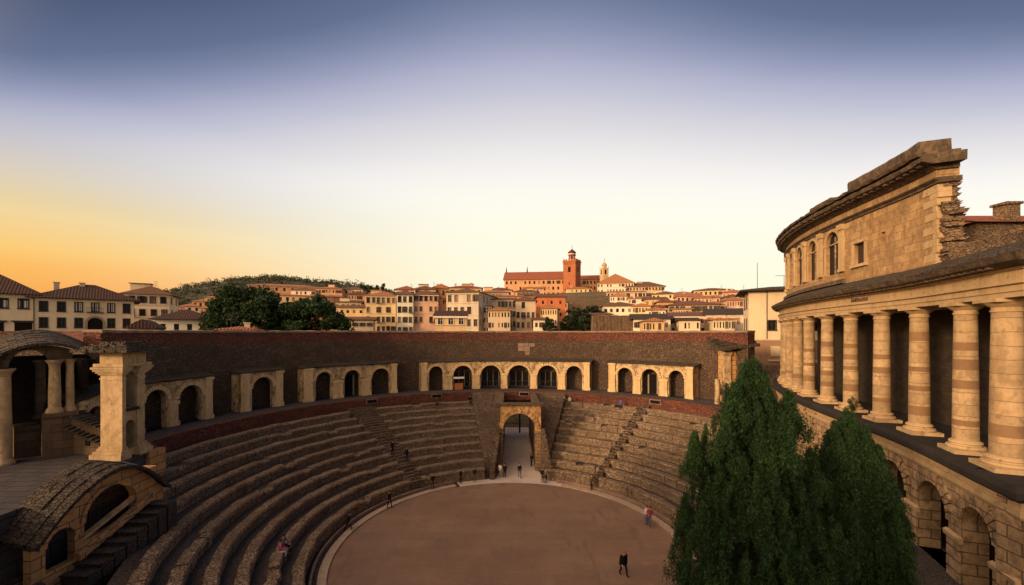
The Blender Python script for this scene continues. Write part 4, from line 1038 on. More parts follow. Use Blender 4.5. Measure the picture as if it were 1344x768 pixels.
def facade(mb, fm, W, H, ops):
    """flat wall with recessed rectangular openings, ops = (u centre, half width, base, top)"""
    us = sorted({0, W} | {o[0] - o[1] for o in ops} | {o[0] + o[1] for o in ops}); vs = sorted({0, H} | {o[2] for o in ops} | {o[3] for o in ops})
    for ua, ub in zip(us, us[1:]):
        for va, vb in zip(vs, vs[1:]):
            if ub - ua < 1e-5 or vb - va < 1e-5: continue
            uc, vc = (ua + ub) / 2, (va + vb) / 2
            if any(abs(uc - o[0]) < o[1] and o[2] < vc < o[3] for o in ops): continue
            mb.poly([fm(ua, 0, va), fm(ub, 0, va), fm(ub, 0, vb), fm(ua, 0, vb)], [(ua, va), (ub, va), (ub, vb), (ua, vb)])
    for u, a, v0, v1 in ops:
        q = [(u - a, v0), (u + a, v0), (u + a, v1), (u - a, v1)]
        for i in range(4):
            (x0, y0), (x1, y1) = q[i], q[(i + 1) % 4]; mb.poly([fm(x0, 0, y0), fm(x1, 0, y1), fm(x1, .2, y1), fm(x0, .2, y0)])
def roof_mb(W, D, H, kind, rh, ov):
    mb = MB(); x0, x1, y0, y1 = -W / 2 - ov, W / 2 + ov, -ov, D + ov
    e = H + .02
    if kind == 'flat':
        mb.box(x0, x1, y0, y1, e, e + .35); return mb
    ins = min(W, D) / 2 if kind == 'hip' else 0
    if kind in ('hip', 'gable'):
        if W >= D: r0, r1 = (x0 + (ins + ov if ins else 0), (y0 + y1) / 2), (x1 - (ins + ov if ins else 0), (y0 + y1) / 2)
        else: r0, r1 = (0, y0 + (ins + ov if ins else 0)), (0, y1 - (ins + ov if ins else 0))
        if kind == 'hip' and W < D: r0, r1 = (0, y0 + W / 2 + ov), (0, y1 - W / 2 - ov)
        z = e + rh; A, B = (*r0, z), (*r1, z); c = [(x0, y0, e + .12), (x1, y0, e + .12), (x1, y1, e + .12), (x0, y1, e + .12)]
        ln = math.hypot((y1 - y0) / 2, rh)
        if W >= D:
            F = [((c[0], c[1], B, A), 0), ((c[1], c[2], B), 1), ((c[2], c[3], A, B), 0), ((c[3], c[0], A), 1)]
        else:
            F = [((c[0], c[1], A), 0), ((c[1], c[2], B, A), 1), ((c[2], c[3], B), 0), ((c[3], c[0], A, B), 1)]
        for f, ax in F: mb.poly(f, [(p[ax], (z - p[2]) / max(.2, rh) * ln) for p in f])
    elif kind == 'shed':
        c = [(x0, y0, e + .12), (x1, y0, e + .12), (x1, y1, e + rh), (x0, y1, e + rh)]; mb.poly(c, [(p[0], p[1]) for p in c])
        mb.poly([c[1], c[2], (x1, y1, e)]); mb.poly([c[0], c[3], (x0, y1, e)])
    b = [(x0, y0, e), (x1, y0, e), (x1, y1, e), (x0, y1, e)]
    mb.poly(b)
    for i in range(4):
        p, q = b[i], b[(i + 1) % 4]; mb.poly([p, q, (q[0], q[1], e + .12), (p[0], p[1], e + .12)])
    return mb
def base_z(x, y): return hz(x, y) - 2.0
HOUSES = []
def house(label, x0, x1, ye, Y, yr=None, roof='hip', wall='cream', tile='tilebrown', nc=4, nr=3, rot=0, D=9, ww=None, wh=None, style='frame', fmat='frame', ov=.6, fh=None, chim=0, side=2, name='house', cat='house', top=.75, cornice=False, group='houses of the town', base=None, turn=.75):
    km = ((x0 + x1) / 2 - CX) / FPX; cx = km * Y
    rot = rot + math.degrees(math.atan(-km)) * turn
    ca, sa = math.cos(R(rot)), math.sin(R(rot)); e0, e1 = [((x - CX) / FPX * Y - cx) / (ca - (x - CX) / FPX * sa) for x in (x0, x1)]
    W = e1 - e0; cx += ca * (e0 + e1) / 2; Y0 = Y; Y = Y + sa * (e0 + e1) / 2
    bz = base_z(cx, Y) if base is None else base; ze = PZ(ye, Y); H = max(3, ze - bz)
    t = thing(name, label, cat, (cx, Y, bz), R(rot), group)
    fh = fh or 3.3; ww = min(ww, W / nc * .46) if ww else min(1.15, W / nc * .42); wh = wh or min(1.7, fh * .5)
    mb = MB(); wins = []; hr = random.Random(int(x0 * 31 + x1 * 7))
    def face(fm, L, n, rz):
        ops = []
        for r in range(nr):
            v1 = H - top - r * fh; v0 = v1 - wh
            if v0 < .5: break
            for i in range(n):
                if n > 3 and nr > 2 and Y > 85 and hr.random() < .1: continue
                u = L * (i + .5) / n + (hr.uniform(-.06, .06) * L / n if Y > 85 else 0); ops.append((u, ww / 2, v0, v1)); wins.append((fm(u, 0, v0), rz))
        facade(mb, fm, L, H, ops)
    face(lambda u, d, v: Vector((-W / 2 + u, d, v)), W, nc, 0)
    ns = side
    face(lambda u, d, v: Vector((W / 2 - d, u, v)), D, ns if rot < 4 or side > 2 else ns, R(90))
    face(lambda u, d, v: Vector((-W / 2 + d, D - u, v)), D, ns, R(-90))
    facade(mb, lambda u, d, v: Vector((W / 2 - u, D - d, v)), W, H, [])
    mb.poly([(-W / 2, 0, H), (W / 2, 0, H), (W / 2, D, H), (-W / 2, D, H)])
    part(mb, 'wall', ('w_' + wall) if ('w_' + wall) in M else wall, t, local=True)
    rh = (PZ(yr, Y + D / 2) - PZ(ye, Y)) if yr else 1.6
    rh = max(.5, rh)
    if Y > 108 and name == 'house': rh = min(rh, 1.7); ov = min(ov, .8)
    if tile == 'tilebrown' and Y > 95: tile = 'tilewarm'
    rf = part(roof_mb(W, D, H, roof, rh, ov), 'roof', tile, t, local=True)
    for i in range(chim):
        rr = random.Random(int(x0 * 7 + i)); x = -W / 2 + W * rr.uniform(.15, .85); y = D * rr.uniform(.3, .6); mc = MB(); hh = rr.uniform(.1, .6)
        mc.box(x - .35, x + .35, y - .3, y + .3, H + .3, H + rh + hh); mc.box(x - .45, x + .45, y - .4, y + .4, H + rh + hh, H + rh + hh + .15); part(mc, 'chimney', 'w_tan', rf, local=True)
    kinds = [(style, fmat, 'glass')] * 3 + ([('bare' if style == 'bare' else 'frame', fmat, 'w_brown'), ('bare' if style == 'bare' else 'frame', 'framedark', 'wood'), ('shutter_or_dark_fill' if ww < W / nc * .5 else style, fmat, 'glass')] if Y > 85 else [])
    for p, rz in wins: inst(window_mesh(ww, wh, *hr.choice(kinds)), 'window', t, p, rz)
    if Y > 95 and W > 6 and hr.random() < .22:                          # a small rooftop storey or terrace room
        x = hr.uniform(-.3, .3) * W; q = hr.uniform(1.2, 2.2); mc = MB(); z1 = H + rh * .6 + hr.uniform(.7, 1.6); mc.box(x - q, x + q, D * .35, D * .35 + 2.4, H, z1); mc.box(x - q - .25, x + q + .25, D * .35 - .3, D * .35 + 2.7, z1, z1 + .16, 1); part(mc, 'roof_room', ['w_' + hr.choice(['cream', 'tan', 'ochre']), tile], rf, local=True)
    if Y < 240 and hr.random() < .45:
        x = hr.uniform(-.4, .4) * W; h_ = hr.uniform(1.5, 3.0); mc = MB(); z1 = H + rh * .5; mc.tube([(x, D * .5, z1), (x, D * .5, z1 + h_)], [.05, .03], 4)
        for q in (.55, .75, .95): mc.tube([(x - .5, D * .5, z1 + h_ * q), (x + .5, D * .5, z1 + h_ * q)], [.025, .025], 4)
        part(mc, 'antenna', 'iron', rf, local=True)
    if style != 'bare' and Y > 95 and nr > 2:                          # balconies on a few of the windows
        for p, rz in wins:
            if rz == 0 and hr.random() < .16:
                mc = MB(); mc.box(p.x - ww * .8, p.x + ww * .8, -.75, -.2, p.z - .3, p.z - .16); mc.box(p.x - ww * .8, p.x + ww * .8, -.75, -.7, p.z + .6, p.z + .66)
                for q in range(7): xx = p.x - ww * .78 + ww * 1.52 * q / 6; mc.box(xx, xx + .04, -.745, -.705, p.z - .16, p.z + .6)
                part(mc, 'balcony', 'iron', t, local=True)
    if cornice:
        mc = MB(); mc.box(-W / 2 - .25, W / 2 + .25, -.3, D + .2, H - .32, H + .015); part(mc, 'cornice', 'w_pale', t, local=True)
        for r in range(1, nr):
            z = H - top - r * fh + .55 + (fh - wh - .55) * .45
            mc = MB(); mc.box(-W / 2 - .1, W / 2 + .1, -.12, -.003, z, z + .16); part(mc, 'string_course', 'w_tan', t, local=True)
    HOUSES.append(t); return t, W, H, D

# ---- near left houses behind the wall
def special_front(t, label_parts): pass
t, W, H, D = house('long cream house with a dark hipped roof and a round arched doorway', 45, 176, 393.5, 76, 375, 'hip', 'cream', 'tilebrown', nc=6, nr=2, D=11, ww=.85, wh=1.65, style='frame', fmat='framedark', fh=2.85, chim=2, side=2, ov=1.0, top=.6, base=8, turn=.95)
mb = MB(); n = 12; ax = W * (3.5 / 6 - .5); z0 = H - 6.3                          # arched doorway between the lower windows
mb.box(ax - 1.35, ax - 1.0, -.16, .02, z0, z0 + 2.0); mb.box(ax + 1.0, ax + 1.35, -.16, .02, z0, z0 + 2.0)
for i in range(n):
    a, b = math.pi * i / n, math.pi * (i + 1) / n
    q = [(ax + r * math.cos(s), -.16, z0 + 2.0 + r * math.sin(s)) for r, s in ((1.0, a), (1.35, a), (1.35, b), (1.0, b))]; mb.poly(q)
    mb.poly([q[1], q[2], (q[2][0], .02, q[2][2]), (q[1][0], .02, q[1][2])]); mb.poly([q[0], q[3], (q[3][0], .02, q[3][2]), (q[0][0], .02, q[0][2])])
for o in [c for c in t.children if c.name.startswith('window') and abs(c.location.x - ax) < 1.4 and c.location.z < H - 4 and c.location.y < .1]: bpy.data.objects.remove(o)
dw = part(mb, 'doorway', 'frame', t, local=True)
mb = MB(); mb.poly([(ax + 1.0 * math.cos(math.pi * i / 12), -.02, z0 + 2.0 + 1.0 * math.sin(math.pi * i / 12)) for i in range(13)] + [(ax - 1.0, -.02, z0), (ax + 1.0, -.02, z0)]); part(mb, 'door', 'dark', dw, local=True)
mb = MB(); bx = W * (3.5 / 6) - W / 2; bx = W * (-.5 + 3.5 / 6); zz = H - .6 - 1.6
mb.box(bx - 1.1, bx + 1.1, -.8, -.05, zz - .2, zz - .05)
for i in range(9): mb.box(bx - 1.08 + i * .265, bx - 1.04 + i * .265, -.78, -.74, zz - .05, zz + .7)
mb.box(bx - 1.1, bx + 1.1, -.8, -.72, zz + .7, zz + .76); part(mb, 'balcony', 'iron', t, local=True)
mb = MB()
for i in (2, 3, 4):
    u = -W / 2 + W * (i + .5) / 6
    for s in (-.3, .05, .3): mb.box(u + s - .07, u + s + .09, .1, .14, zz + .1, zz + 1.6)
part(mb, 'curtain', 'white', t, local=True)
mb = MB(); mb.tube([(-W / 2 - .05, -.1, 0), (-W / 2 - .05, -.1, H)], [.07, .07], 6); part(mb, 'drainpipe', 'iron', t, local=True)
t, W, H, D = house('cream house at the left edge with large black framed windows', -70, 44, 385.5, 69, 362, 'hip', 'cream', 'tilebrown', nc=4, nr=1, D=11, ww=1.9, wh=1.6, style='frame', fmat='framedark', fh=4.2, side=0, ov=1.0, top=.75, base=8, rot=41, turn=0)
for u, w in ((W * .375, 2.0), (W * .03 + .2, 1.6)):
    mb = MB(); z = H - 4.55; mb.box(u - w / 2 - .35, u + w / 2 + .35, -.5, .0, z - .05, z + .12); mb.box(u - w / 2 - .1, u + w / 2 + .1, -.3, .0, z - .25, z - .05); d = part(mb, 'door_canopy', 'framedark', t, local=True)
    mb = MB(); mb.box(u - w / 2, u + w / 2, -.06, -.01, z - 3.2, z - .25); part(mb, 'door', 'dark', d, local=True)
mb = MB()
for i in (2, 3):
    u = -W / 2 + W * (i + .5) / 4
    for s in (-.5, .2, .55): mb.box(u + s - .13, u + s + .12, .1, .14, H - 2.2, H - 1.0)
part(mb, 'curtain', 'white', t, local=True)
house('tall cream house with small attic windows standing behind the long house', 165, 222, 387, 98, 377, 'hip', 'cream', 'tilebrown', nc=4, nr=3, ww=.9, wh=1.35, fh=3.0, D=12, ov=1.0, top=.5, base=9, cornice=True, fmat='framedark')
house('low white house with a dark roof and three small dark windows', 205, 274, 420, 78, 407, 'hip', 'white', 'tilebrown', nc=4, nr=1, ww=.75, wh=1.15, style='bare', D=12, ov=1.0, top=.75, base=9)
house('brown tiled shed roof rising over the brick wall below the white house', 168, 204, 431, 62, 420, 'gable', 'brown', 'tilebrown', nc=3, nr=1, D=6, ov=.4, base=9, style='bare', wh=.6)
house('low hut with a bright red roof and a pale chimney behind the brick wall', 284, 336, 433.5, 58, 428.5, 'hip', 'brickor', 'tilered', nc=4, nr=1, D=6, ov=.4, base=9, style='bare', wh=.6, chim=1)
# ---- cluster on the left slope
for i, (x0, x1, ye, Y, w, lb) in enumerate(((236, 262, 402, 210, 'tan', 'small tan house lowest in the cluster below the wooded hill'), (252, 274, 396, 228, 'orange', 'small orange house above the tan one in the cluster below the wooded hill'),
        (268, 300, 391, 250, 'ochre', 'broad ochre house topmost of the cluster below the wooded hill'), (262, 282, 405, 190, 'pink', 'small pink house at the foot of the cluster beside the dark tree'), (222, 244, 407, 180, 'brown', 'small brown house between the white house roof and the wooded hill'), (280, 300, 400, 200, 'yellow', 'small yellow house half hidden by the left crown of the broad trees'))):
    house(lb, x0, x1, ye, Y, ye - 4, 'hip', w, 'tileorange', nc=3, nr=2, style='bare', rot=rnd.uniform(-12, 12), side=2, base=6)
# ---- left centre
house('very long orange building with a stepped red roof above the broad trees', 326, 418, 376, 200, 368.5, 'hip', 'orange', 'tileorange', nc=9, nr=2, style='bare', ww=1.0, wh=1.5, D=14, rot=4, ov=1.2, cornice=True, fh=4.0)
house('lower terracotta range under the long orange building behind the trees', 345, 416, 388, 180, 380, 'shed', 'ochre', 'tileorange', nc=8, nr=2, style='bare', rot=2)
house('pale orange block of many small windows right of the long orange building', 413, 449, 379, 205, 374.5, 'hip', 'orange', 'tileorange', nc=8, nr=4, style='bare', ww=.8, wh=1.2, fh=2.6, rot=-6, D=12)
house('brownish terrace of flats between the orange block and the cypresses', 446, 476, 380, 215, 375.5, 'hip', 'tan', 'tilebrown', nc=6, nr=4, style='bare', ww=.9, fh=2.7, wh=1.2, rot=-10)
house('small tan house below the terrace of flats', 440, 474, 397, 160, 393, 'shed', 'tan', 'tilebrown', nc=5, nr=2, style='bare', ww=.8, wh=1.1, fh=2.6)
house('yellowish house with small square windows beside the broad trees', 444, 486, 404, 128, 399.5, 'shed', 'yellow', 'tilebrown', nc=5, nr=2, style='bare', ww=.75, wh=.9, fh=2.6)
house('low rubble coloured house sunk behind the wall beside the broad trees', 452, 490, 420, 104, 415, 'shed', 'tan', 'tilebrown', nc=4, nr=1, style='bare', ww=.7, wh=.8)
# ---- centre front
house('yellow palazzo with four rows of windows and a loggia under its roof', 480, 519.5, 389, 118, 381, 'hip', 'yellow', 'tileorange', nc=6, nr=4, ww=.85, wh=1.45, fh=2.75, top=.35, style='frame', cornice=True, D=11, fmat='frame')
house('narrow white house between the yellow palazzo and the pink house', 520.5, 542.5, 387, 117, 382, 'hip', 'white', 'tilebrown', nc=3, nr=4, ww=.85, wh=1.5, fh=2.9, top=.5, style='frame', D=11, fmat='tan' if 0 else 'frame')
house('pink house with a columned ground floor right of the narrow white house', 543, 575, 387, 119, 380, 'hip', 'pink', 'tilebrown', nc=5, nr=3, ww=.9, wh=1.3, fh=3.0, top=.4, style='frame', cornice=True, D=11)
house('pale penthouse with red roof rising behind the narrow white house', 520, 545, 380.5, 140, 374, 'hip', 'pale', 'tilered', nc=3, nr=1, ww=1.3, wh=1.2, D=10, rot=-3, ov=1)
house('wide attic storey with a brown roof behind the pink house', 543, 572, 380, 142, 373.5, 'hip', 'ochre', 'tilebrown', nc=4, nr=1, ww=1.2, wh=1.2, D=10, chim=2)
house('pinkish house with rooftop chimneys behind the grey corner palazzo', 566, 592, 379, 150, 372, 'gable', 'orange', 'tileorange', nc=4, nr=2, style='bare', D=10, chim=2)
house('grey corner palazzo with a heavy dark cornice and many windows', 586, 628, 384.5, 112, 375, 'hip', 'grey', 'tilebrown', nc=5, nr=4, ww=1.0, wh=1.7, fh=3.3, top=.6, style='frame', cornice=True, D=24, rot=-12, turn=0, side=7, ov=1.2)
house('red roofed house rising behind the grey corner palazzo', 590, 632, 378, 150, 369.5, 'hip', 'ochre', 'tilered', nc=6, nr=1, style='bare', D=12, chim=2)
house('small ochre house standing on the brick wall with a lean to roof', 571, 612, 415, 69.2, 407, 'shed', 'ochre', 'tilebrown', nc=3, nr=2, ww=.75, wh=1.15, fh=1.95, top=.25, D=5, base=16.9, fmat='white', cornice=True, ov=.35, side=1)
house('long grey terrace of three window rows right of the corner palazzo', 633, 677, 394, 124, 388, 'shed', 'grey', 'tilebrown', nc=9, nr=4, ww=.75, wh=1.5, fh=2.9, top=.5, D=11, rot=4, cornice=True)
house('pale upper terrace with a ribbed roof above the long grey terrace', 628, 668, 384, 165, 378, 'hip', 'tan', 'tileorange', nc=9, nr=3, style='bare', ww=.8, wh=1.2, fh=2.8, D=11)
house('small pinkish house between the upper terrace and the long monastery', 640, 672, 381, 200, 376, 'hip', 'pink', 'tilebrown', nc=6, nr=2, style='bare', ww=.8, wh=1.2)
house('tan house with brown balconies left of the red block', 677, 703, 395, 121, 388.5, 'hip', 'tan', 'tilebrown', nc=4, nr=4, ww=.9, wh=1.5, fh=2.9, top=.45, style='frame', D=10)
house('brown house with a dark roof stepping up behind the balconies', 680, 712, 388, 160, 382.5, 'shed', 'brown', 'tilebrown', nc=5, nr=2, style='bare', ww=.9, wh=1.2)
house('low pale house at the foot of the red block beside the balconied house', 700, 715, 420, 112, 416, 'shed', 'pale', 'tilebrown', nc=2, nr=1, style='bare', ww=.8, wh=1.2)
house('plain bright red orange block with few small windows', 706, 742, 390, 138, 386, 'shed', 'redor', 'tilebrown', nc=3, nr=3, ww=.7, wh=1.1, fh=4.0, top=1.2, style='bare', D=9, rot=6)
# terraces of rubble walls below the monastery
for lb, x0, x1, yt, Y in (('upper band of rubble retaining wall below the monastery tower', 716, 792, 386, 236), ('middle band of rubble retaining wall below the monastery', 738, 800, 392, 205), ('lower band of pale retaining wall above the dark hillside trees', 742, 806, 398, 178)):
    xa, xb = PX(x0, Y), PX(x1, Y); mb = MB(); rr = random.Random(x0); n = 14
    for i in range(n): mb.box(xa + (xb - xa) * i / n, xa + (xb - xa) * (i + 1) / n - .05, Y - rr.uniform(0, .4), Y + 2.5, hz((xa + xb) / 2, Y) - 4, PZ(yt, Y) + rr.uniform(-.4, .4))
    tag(solo(mb, 'retaining_wall', 'rubble', org=((xa + xb) / 2, Y, 20)), lb, 'retaining wall', 'rubble retaining walls on the hillside')
# ---- right of centre
house('white house with a flat brown roof above the rubble wall', 791, 838, 402, 130, 396.5, 'hip', 'white', 'tilebrown', nc=6, nr=2, ww=.9, wh=1.1, fh=2.8, style='bare', D=10)
mb = MB(); Y = 104; xa, xb = PX(779, Y), PX(836, Y); rr = random.Random(3); n = 12
for i in range(n):
    for j in range(5): mb.box(xa + (xb - xa) * i / n + rr.uniform(-.1, .1), xa + (xb - xa) * (i + 1) / n - .04, Y - rr.uniform(0, .3) + j * .3, Y + 3, 14 + j * 1.55, 15.5 + j * 1.55 + rr.uniform(0, .1))
tag(solo(mb, 'rubble_wall', 'rubble', org=(xa, Y, 14)), 'broad rubble stone wall standing behind the brick wall right of the dark trees', 'rubble wall')
house('low building with a dark slab roof and white lower wall', 832, 880, 419, 98, 411, 'shed', 'white', 'tiledark', nc=5, nr=1, ww=1.0, wh=1.2, style='bare', D=8, ov=.8)
house('tan house with tall blind arches right of the white house', 846, 876, 393, 150, 388, 'shed', 'ochre', 'tilebrown', nc=4, nr=3, ww=.8, wh=2.0, fh=3.3, style='bare', D=10)
house('small orange house stepping down behind the tan arched house', 862, 884, 397, 140, 392, 'hip', 'orange', 'tilebrown', nc=3, nr=2, style='bare', ww=.8, wh=1.2)
house('broad tan house with a dark brown hipped roof and a row of shuttered windows', 878, 944, 400.5, 122, 393, 'hip', 'tan', 'tilebrown', nc=9, nr=3, ww=.85, wh=1.35, fh=3.0, top=.4, style='frame', D=11, ov=1.0)
house('pale house with whitewashed patches in front of the broad tan house', 880, 926, 414.5, 100, 409, 'shed', 'pale', 'tilebrown', nc=6, nr=2, ww=.7, wh=1.0, fh=2.2, style='bare', D=8)
house('low grey house with a dark lean to roof beside the cream corner house', 926, 976, 413, 94, 404, 'shed', 'grey', 'tiledark', nc=4, nr=1, ww=.6, wh=1.5, style='bare', D=8, rot=-4)
house('large hilltop house with a broad low brown roof on the right', 911, 961, 381, 200, 374.5, 'hip', 'ochre', 'tilebrown', nc=8, nr=3, ww=.9, wh=1.4, style='bare', D=14, ov=1.3)
house('long orange house left of the hilltop house with the broad roof', 879, 914, 386, 210, 382, 'hip', 'orange', 'tileorange', nc=7, nr=2, ww=.8, wh=1.2, style='bare', D=10)
house('pinkish house right of the hilltop house with the broad roof', 948, 982, 384, 190, 379, 'hip', 'pink', 'tileorange', nc=6, nr=2, ww=.9, wh=1.3, style='bare', D=10, chim=2)
house('tall cream house behind the low grey house', 944, 984, 391, 150, 386, 'hip', 'cream', 'tilebrown', nc=4, nr=3, ww=.8, wh=1.4, style='bare', D=10)
house('small tan house wedged between the dark brown roof and the orange house', 858, 896, 404, 132, 399, 'shed', 'tan', 'tilebrown', nc=5, nr=2, style='bare', ww=.7, wh=1.1)

# ---- the monastery on the hill
HB = 40
t, W, H, D = house('long orange monastery wing with a red roof left of the brick tower', 662, 742, 367, 262, 357, 'gable', 'orange', 'tilered', nc=13, nr=3, ww=1.2, wh=1.9, fh=3.7, top=.9, style='bare', D=15, ov=.8, name='monastery_wing', cat='monastery', group='monastery buildings on the hill', base=HB - 5, rot=-7, turn=0)
for x in (-W / 2 + .4, -W / 2 + 14):
    mb = MB(); mb.tube([(x, 7, H + 3), (x, 7, H + 7), (x, 7, H + 9.5)], [.45, .4, .05], 6); part(mb, 'finial', 'tilebrown', t, local=True)
house('orange monastery wing with a red roof between the two towers', 760, 792, 367, 268, 361.5, 'gable', 'orange', 'tilered', nc=7, nr=3, ww=1.2, wh=1.9, fh=3.7, top=.9, style='bare', D=13, name='monastery_wing', cat='monastery', group='monastery buildings on the hill', base=HB - 5)
house('big cream gabled building with rows of windows right of the monastery', 784, 832, 372, 250, 363, 'gable', 'pale', 'tileorange', nc=12, nr=4, ww=.95, wh=1.5, fh=3.1, top=.5, style='bare', D=24, ov=.8, rot=-4, cornice=True, group='monastery buildings on the hill', name='palace', cat='palace', base=HB - 8)
house('lower wing of ochre stone spreading right of the cream gabled building', 822, 872, 376.5, 245, 370, 'hip', 'ochre', 'tilebrown', nc=12, nr=4, ww=.95, wh=1.5, fh=3.2, top=.5, style='bare', D=16, ov=1.0, cornice=True, group='monastery buildings on the hill', name='palace', cat='palace', base=HB - 12)
house('terraced tan building with arcaded front below the cream gabled building', 796, 848, 384, 215, 380.5, 'shed', 'tan', 'tileorange', nc=10, nr=4, ww=1.1, wh=1.9, fh=3.4, top=.5, style='bare', D=12, cornice=True, group='monastery buildings on the hill', name='palace', cat='palace', base=25)
# brick tower with lantern
Y = 256; xa, xb = PX(739, Y), PX(762.5, Y); cx = (xa + xb) / 2; w = (xb - xa) / 2 / 1.12
tw = thing('brick_tower', 'massive square brick tower with a striped lantern on top above the town', 'tower', (cx, Y, HB - 4), R(-32))
ht = PZ(345, Y) - (HB - 4); w = (xb - xa) / 2 / 1.36
mb = MB(); L2 = 2 * w
for k in range(4):
    Rm = Matrix.Rotation(math.pi / 2 * k, 4, 'Z'); facade(mb, lambda u, d, v: Rm @ Vector((-w + u, -w + d, v)), L2, ht, [(L2 * .5, .8, ht - 6.2, ht - 3.0), (L2 * .5, .35, ht - 14, ht - 12.4)])
part(mb, 'shaft', 'brickhill', tw, local=True)
mb = MB(); mb.box(-w + .21, w - .21, -w + .21, w - .21, ht - 15, ht - .5); part(mb, 'belfry_opening', 'dark', tw, local=True)
mb = MB(); mb.box(-w - .35, w + .35, -w - .35, w + .35, ht, ht + .7); mb.box(-w - .2, w + .2, -w - .2, w + .2, ht - .9, ht - .65)
for k in range(4):
    for i in range(5): Rm = Matrix.Rotation(math.pi / 2 * k, 4, 'Z'); u = -w - .1 + (2 * w + .2) * (i + .1) / 5; mb.box(u, u + .85, -w - .33, -w + .2, ht + .7, ht + 1.7, mat=Rm)
part(mb, 'parapet', 'brickhill', tw, local=True)
lr = 2.1
mb = MB(); mb.lathe([(lr + .2, ht + .3), (lr + .2, ht + 1.2), (lr, ht + 1.3), (lr, ht + 1.8)], (0, 0, 0), 12)
for k in range(8):
    a = math.pi / 4 * k; mb.lathe([(.42, ht + 1.8), (.42, ht + 4.4)], (lr * .86 * math.cos(a), lr * .86 * math.sin(a), 0), 6)
mb.lathe([(lr * .5, ht + 1.8), (lr * .5, ht + 4.4)], (0, 0, 0), 8)
mb.lathe([(0, ht + 4.4), (lr + .3, ht + 4.4), (lr + .35, ht + 4.9), (lr, ht + 5.0), (lr, ht + 5.9)], (0, 0, 0), 12)
la = part(mb, 'lantern', 'brickhill', tw, local=True)
mb = MB(); mb.lathe([(lr + .04, ht + 1.3), (lr + .04, ht + 1.7)], (0, 0, 0), 12); mb.lathe([(lr + .04, ht + 5.05), (lr + .04, ht + 5.5)], (0, 0, 0), 12); part(mb, 'pale_band', 'w_white', la, local=True)
mb = MB(); mb.lathe([(lr + .4, ht + 5.9), (lr + .45, ht + 6.3), (lr * .8, ht + 7.2), (lr * .3, ht + 7.9), (.12, ht + 8.6), (.1, ht + 10.6), (0, ht + 11.4)], (0, 0, 0), 12); part(mb, 'dome', 'tilebrown', la, local=True)
# small bell tower
Y = 262; cx = PX(793, Y); w = 2.0; bz = PZ(366, Y) - 6
bt = thing('bell_tower', 'slender stone bell tower with a small dome right of the brick tower', 'tower', (cx, Y, bz), R(15)); h = PZ(353, Y) - bz
mb = MB(); 
for k in range(4):
    Rm = Matrix.Rotation(math.pi / 2 * k, 4, 'Z'); facade(mb, lambda u, d, v: Rm @ Vector((-w + u, -w + d, v)), 2 * w, h, [(w, .65, h - 3.6, h - .8)])
part(mb, 'shaft', 'w_ochre', bt, local=True)
mb = MB(); mb.box(-w + .3, w - .3, -w + .3, w - .3, h - 4.5, h - .1); part(mb, 'belfry_opening', 'dark', bt, local=True)
mb = MB(); mb.box(-w - .3, w + .3, -w - .3, w + .3, h, h + .4); mb.box(-w - .25, w + .25, -w - .25, w + .25, h - 4.6, h - 4.3)
for sx in (-1, 1):
    for sy in (-1, 1): mb.lathe([(.3, h + .4), (.25, h + 1.2), (0, h + 1.8)], (sx * w, sy * w, 0), 6)
part(mb, 'cornice', 'w_pale', bt, local=True)
mb = MB(); mb.lathe([(1.5, h + .4), (1.5, h + 1.9), (1.7, h + 2.0), (1.4, h + 3.0), (.8, h + 3.7), (.2, h + 4.1), (.15, h + 5.2), (.3, h + 5.5), (0, h + 7.2)], (0, 0, 0), 10); part(mb, 'dome', 'w_orange', bt, local=True)

# ---- infill roofs and houses climbing the slope
inf = []
rr = random.Random(99)
spots = [(792, 413, 109), (858, 422, 90), (905, 421, 90), (950, 420, 88), (968, 408, 110), (820, 408, 140), (884, 398, 150), (918, 399, 150), (636, 402, 116), (655, 408, 112), (610, 392, 130), (690, 384.5, 222), (655, 388, 182), (610, 385, 178), (560, 388, 165), (500, 387, 172), (470, 389, 178), (728, 399, 158), (812, 391, 185), (838, 394, 172), (872, 388, 182), (905, 391, 165), (928, 393, 148), (966, 396, 128), (760, 381, 244), (398, 383, 185), (428, 391, 160), (545, 397, 140), (575, 394, 150), (668, 391, 150), (720, 407, 122), (842, 404, 124), (860, 409, 112), (895, 408, 112), (940, 402, 125), (958, 388, 205), (500, 393, 150), (622, 390, 140), (700, 381, 245)]
adj = ['narrow', 'squat', 'plain', 'weathered', 'low', 'small', 'crooked']
nbr_ = {0: 'on the left shoulder of the broad rubble wall', 1: 'against the brick wall below the dark slab roof', 2: 'against the brick wall below the whitewashed house', 3: 'against the brick wall below the low grey house', 4: 'between the low grey house and the tall cream house', 5: 'behind the white house on the rubble wall', 6: 'behind the left end of the dark brown roof', 7: 'peeping over the ridge of the dark brown roof', 8: 'in front of the left end of the grey terrace', 9: 'in front of the middle of the grey terrace', 10: 'just behind the small ochre house on the wall'}
